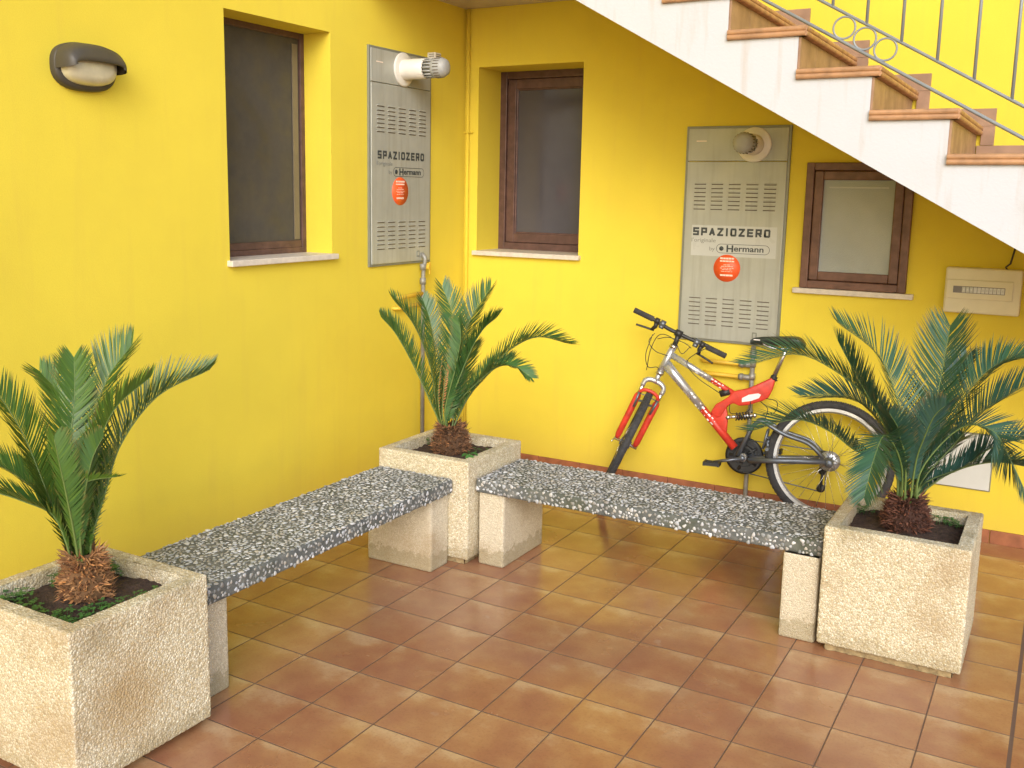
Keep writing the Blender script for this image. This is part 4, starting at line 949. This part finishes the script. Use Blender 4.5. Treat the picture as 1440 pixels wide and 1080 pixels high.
# seat
tube_part('seatpost', [bp(738, 405), bp(786, 300), bp(797, 272)], .0135, 'chrome')
mb = MB(); mb.lathe([(-.012,0),(-.012,.020),(.012,.020),(.012,0)], bp(744,396), (bp(786,300)-bp(738,405)).normalized(), 16); mb.tube([bp(744,396,.02), bp(762,406,.024)], .004, 6); mb.build('seat_clamp', 'black_plastic', bk)
mb = MB(); sx = [(646,236,.010,.012),(664,230,.020,.020),(700,228,.026,.024),(740,228,.036,.026),(780,228,.054,.028),(820,228,.074,.030),(850,232,.080,.032),(870,242,.070,.026),(880,252,.040,.014)]; rows = []; bs = len(mb.v); nseg = 16
for cx_, cy_, hw, hh in sx:
    c_ = bp(cx_, cy_, -.0)
    for k in range(nseg):
        an = 2*math.pi*k/nseg; zz = math.sin(an); mb.v.append(tuple(c_+en*math.cos(an)*hw*.95+Vector((0,0,1))*(zz*hh*(.6 if zz > 0 else 1.5)-.004))); mb.t.append((1,1,1))
for i in range(len(sx)-1):
    for k in range(nseg): k2 = (k+1) % nseg; mb.face((bs+i*nseg+k, bs+i*nseg+k2, bs+(i+1)*nseg+k2, bs+(i+1)*nseg+k), 0, True)
mb.face([bs+k for k in range(nseg)]); mb.face([bs+(len(sx)-1)*nseg+k for k in range(nseg)])
sd_ = mb.build('saddle', 'saddle_vinyl', bk)
mb = MB(); mb.box(bp(662,232,.021)-Vector((.001,.0015,.003)), bp(688,234,.026)+Vector((.001,.0015,.003)), 0, .001); mb.build('saddle_badge', 'bike_decal', bk)
mb = MB()
for s_ in (-.02, .02): mb.tube(spline([bp(690,245,s_*.5), bp(740,268,s_), bp(810,268,s_), bp(840,248,s_*1.4)], 14), .0035, 6)
mb.build('saddle_rail', 'chrome', bk)
# shock
a, b = bp(552, 560), bp(664, 552); sh = thing('shock', None, None, a, parent=bk)
mb = MB(); mb.tube([a, a.lerp(b, .35)], .010, 10); mb.tube([a.lerp(b,.3), b], .013, 10); mb.lathe([(-.018,0),(-.018,.012),(.018,.012),(.018,0)], a, en, 12); mb.lathe([(-.018,0),(-.018,.012),(.018,.012),(.018,0)], b, en, 12); mb.build('damper', 'chrome', sh)
mb = MB(); ax = (b-a).normalized(); u_ = ax.cross(en).normalized(); w_ = ax.cross(u_); L = (b-a).length
mb.tube([a+ax*L*(.28+.62*i/90)+(u_*math.cos(i*.38*1.0)+w_*math.sin(i*.38))*.020 for i in range(91)], .0042, 7, tint=(1,1,1)); mb.build('coil_spring', 'black_plastic', sh)
# swingarm, both sides
sw = thing('swingarm', None, None, bp(690, 640), parent=bk)
for off in (-.062, .062):
    mb = MB(); mb.tube(bent([bp(595,718,off*.55), bp(655,598,off*.6), bp(690,566,off*.7), bp(790,628,off*.9), bp(900,664,off), bp(958,728,off)], .05), .0115, 10); mb.build('upper_arm', 'bike_dark', sw)
    mb = MB(); mb.tube([bp(640,738,off*.5), bp(745,738,off*.85), bp(965,741,off)], .0125, 10, flat=1.25); mb.build('chainstay', 'bike_dark', sw)
mb = MB(); mb.tube([bp(655,598,-.04), bp(655,598,.04)], .009, 8); mb.tube([bp(720,690,-.06), bp(720,690,.06)], .010, 8); mb.tube([bp(722,640,0), bp(716,735,0)], .013, 8); mb.build('bridge', 'bike_dark', sw)
mb = MB(); mb.lathe([(-.068,0),(-.068,.020),(-.058,.024),(.058,.024),(.068,.020),(.068,0)], RH, en, 16); mb.build('dropout', 'bike_dark', sw)
# drivetrain: chainrings on the far side, left crank on the near side
mb = MB()
for rr, h in ((.094,-.048), (.078,-.040), (.058,-.032)):
    n = 40; out = []
    bs = len(mb.v)
    for i in range(n*2):
        an = math.pi*i/n; q = rr*(1.03 if i % 2 else .98); d = e1*math.cos(an)+e2*math.sin(an)
        for r_, hh in ((q, h), (q, h-.003), (rr*.82, h-.003), (rr*.82, h)): mb.v.append(tuple(BB+d*r_+en*hh)); mb.t.append((1,1,1))
    for i in range(n*2):
        i2 = (i+1) % (n*2)
        for k in range(4): k2 = (k+1) % 4; mb.face((bs+i*4+k, bs+i2*4+k, bs+i2*4+k2, bs+i*4+k2))
for i in range(5): an = i*1.2566; mb.tube([BB-en*.04, BB-en*.04+(e1*math.cos(an)+e2*math.sin(an))*.085], .008, 8)
mb.lathe([(-.052,0),(-.052,.104),(-.049,.108),(-.049,.094)], BB, en, 40)
mb.build('chainring', 'black_plastic', bk)
pl_ = bp(497, 741, .065); pr2 = BB+(BB-pl_); pr2 = BB-(pl_-BB)+0*en; 
cr = thing('crank', None, None, BB, parent=bk)
mb = MB(); mb.tube([BB+en*.052, pl_-en*.005], [.015,.0105], 10, flat=.75); mb.lathe([(.03,0),(.03,.016),(.062,.016),(.062,0)], BB, en, 16); mb.build('crank_arm', 'bike_dark', cr)
pf = BB+(BB-bp(497,741,0))-en*.065; mb = MB(); mb.tube([BB-en*.055, pf], [.015,.0105], 10, flat=.75); mb.build('crank_arm', 'bike_dark', cr)
for q, sgn in ((pl_, 1), (pf, -1)):
    mb = MB(); c_ = q+en*sgn*.05; mb.tube([q, q+en*sgn*.095], .0075, 8)
    for a_, b_ in ((-.045,-.036), (.036,.045)): 
        bm = bmesh.new(); bmesh.ops.create_cube(bm, size=1); mx = Matrix.Translation(c_+e1*(a_+b_)/2) @ Matrix((e1, e2, en)).transposed().to_4x4() @ Matrix.Diagonal((.011,.022,.088,1)); mb.bm(bm, 0, mx)
    for s_ in (-.042, 0, .042):
        bm = bmesh.new(); bmesh.ops.create_cube(bm, size=1); mx = Matrix.Translation(c_+en*s_) @ Matrix((e1, e2, en)).transposed().to_4x4() @ Matrix.Diagonal((.085,.018,.008,1)); mb.bm(bm, 0, mx)
    mb.build('pedal', 'black_plastic', cr)
mb = MB()
for i, rr in enumerate((.058,.052,.046,.040,.034,.028)): mb.lathe([(-.030-i*.004,.012),(-.030-i*.004,rr),(-.032-i*.004,rr),(-.032-i*.004,.012)], RH, en, 30)
mb.build('cassette', 'bike_silver', bk)
dj = bp(948, 792, -.045); dk = bp(940, 866, -.045)
mb = MB(); mb.tube([RH-en*.055, dj], .011, 8); mb.tube([dj, dk], .008, 8)
for q in (dj, dk): mb.lathe([(-.006,0),(-.006,.024),(.006,.024),(.006,0)], q, en, 14)
mb.build('derailleur', 'black_plastic', bk)
mb = MB(); o_ = -en*.045
mb.tube(spline([BB+e2*.094+o_, RH+e2*.050+o_], 3), .0035, 6); mb.tube([RH-e1*0-e2*.03+o_, dj+e1*(-.02), dk-e1*.02], .0035, 6); mb.tube([dk-e2*.02, BB-e2*.094+o_], .0035, 6)
mb.tube([RH+o_+(e1*math.cos(i*.3+1.4)*-1+e2*math.sin(i*.3+1.4))*.052 for i in range(12)], .0035, 6); mb.build('chain', 'bike_dark', bk)
mb = MB(); 
for pts in ([bp(560,505,.02), bp(570,540,.05), bp(640,530,.05), bp(650,490,.03)], [bp(690,492,.02), bp(722,520,.05), bp(712,560,.04)], [bp(715,480,.02), bp(762,490,.06), bp(752,535,.05), bp(700,545,.03)]): mb.tube(spline(pts, 18), .0023, 6)
mb.build('cable', 'cable_black', bk)
mb = MB()
for off in (-.028, .028): q = bp(722, 610, off); mb.tube([q, bp(700,690,off)], .007, 8); mb.tube([bp(712,640,off), bp(728,650,off*.6)], .006, 8)
mb.build('brake_arm', 'bike_dark', bk)

# ---------------------------------------------------------------- camera, light, world
cd = bpy.data.cameras.new('camera'); cam = bpy.data.objects.new('camera', cd); col.objects.link(cam)
cam.matrix_world = Matrix(((RT.x, UP.x, -FW.x, CAM.x), (RT.y, UP.y, -FW.y, CAM.y), (RT.z, UP.z, -FW.z, CAM.z), (0,0,0,1)))
cd.sensor_fit = 'HORIZONTAL'; cd.sensor_width = 36; cd.lens = FPX/1440*36; cd.shift_x = (720-CX)/1440; cd.shift_y = -(540-CY)/1440; cd.clip_start = .05; cd.clip_end = 500
scene.camera = cam
scene.cycles.max_bounces = 7; scene.cycles.diffuse_bounces = 4; scene.cycles.glossy_bounces = 3; scene.cycles.transmission_bounces = 3
SUN_EL, SUN_AZ = 29, 152                                  # azimuth clockwise from +y
w = bpy.data.worlds.new('World'); scene.world = w; w.use_nodes = True; nt = w.node_tree; bg = nt.nodes['Background']
sky = nt.nodes.new('ShaderNodeTexSky'); sky.sky_type = 'NISHITA'; sky.sun_disc = False; sky.sun_elevation = R(SUN_EL); sky.sun_rotation = R(SUN_AZ)
sky.air_density = 1.; sky.dust_density = 1.5; sky.ozone_density = 1.
nt.links.new(sky.outputs[0], bg.inputs[0]); bg.inputs[1].default_value = .15
ld = bpy.data.lights.new('sun', 'SUN'); ld.energy = .9; ld.angle = R(35); ld.color = (1, .98, .94)
so = bpy.data.objects.new('sun', ld); col.objects.link(so)
sd = Vector((math.sin(R(SUN_AZ))*math.cos(R(SUN_EL)), math.cos(R(SUN_AZ))*math.cos(R(SUN_EL)), math.sin(R(SUN_EL))))
so.rotation_euler = sd.to_track_quat('Z', 'Y').to_euler(); so.location = (4,-6,8)
scene.view_settings.view_transform = 'Standard'; scene.view_settings.look = 'None'; scene.view_settings.exposure = .92; scene.view_settings.gamma = 1
scene.view_settings.use_curve_mapping = False
for o in bpy.data.objects:
    if 'org' in o: del o['org']
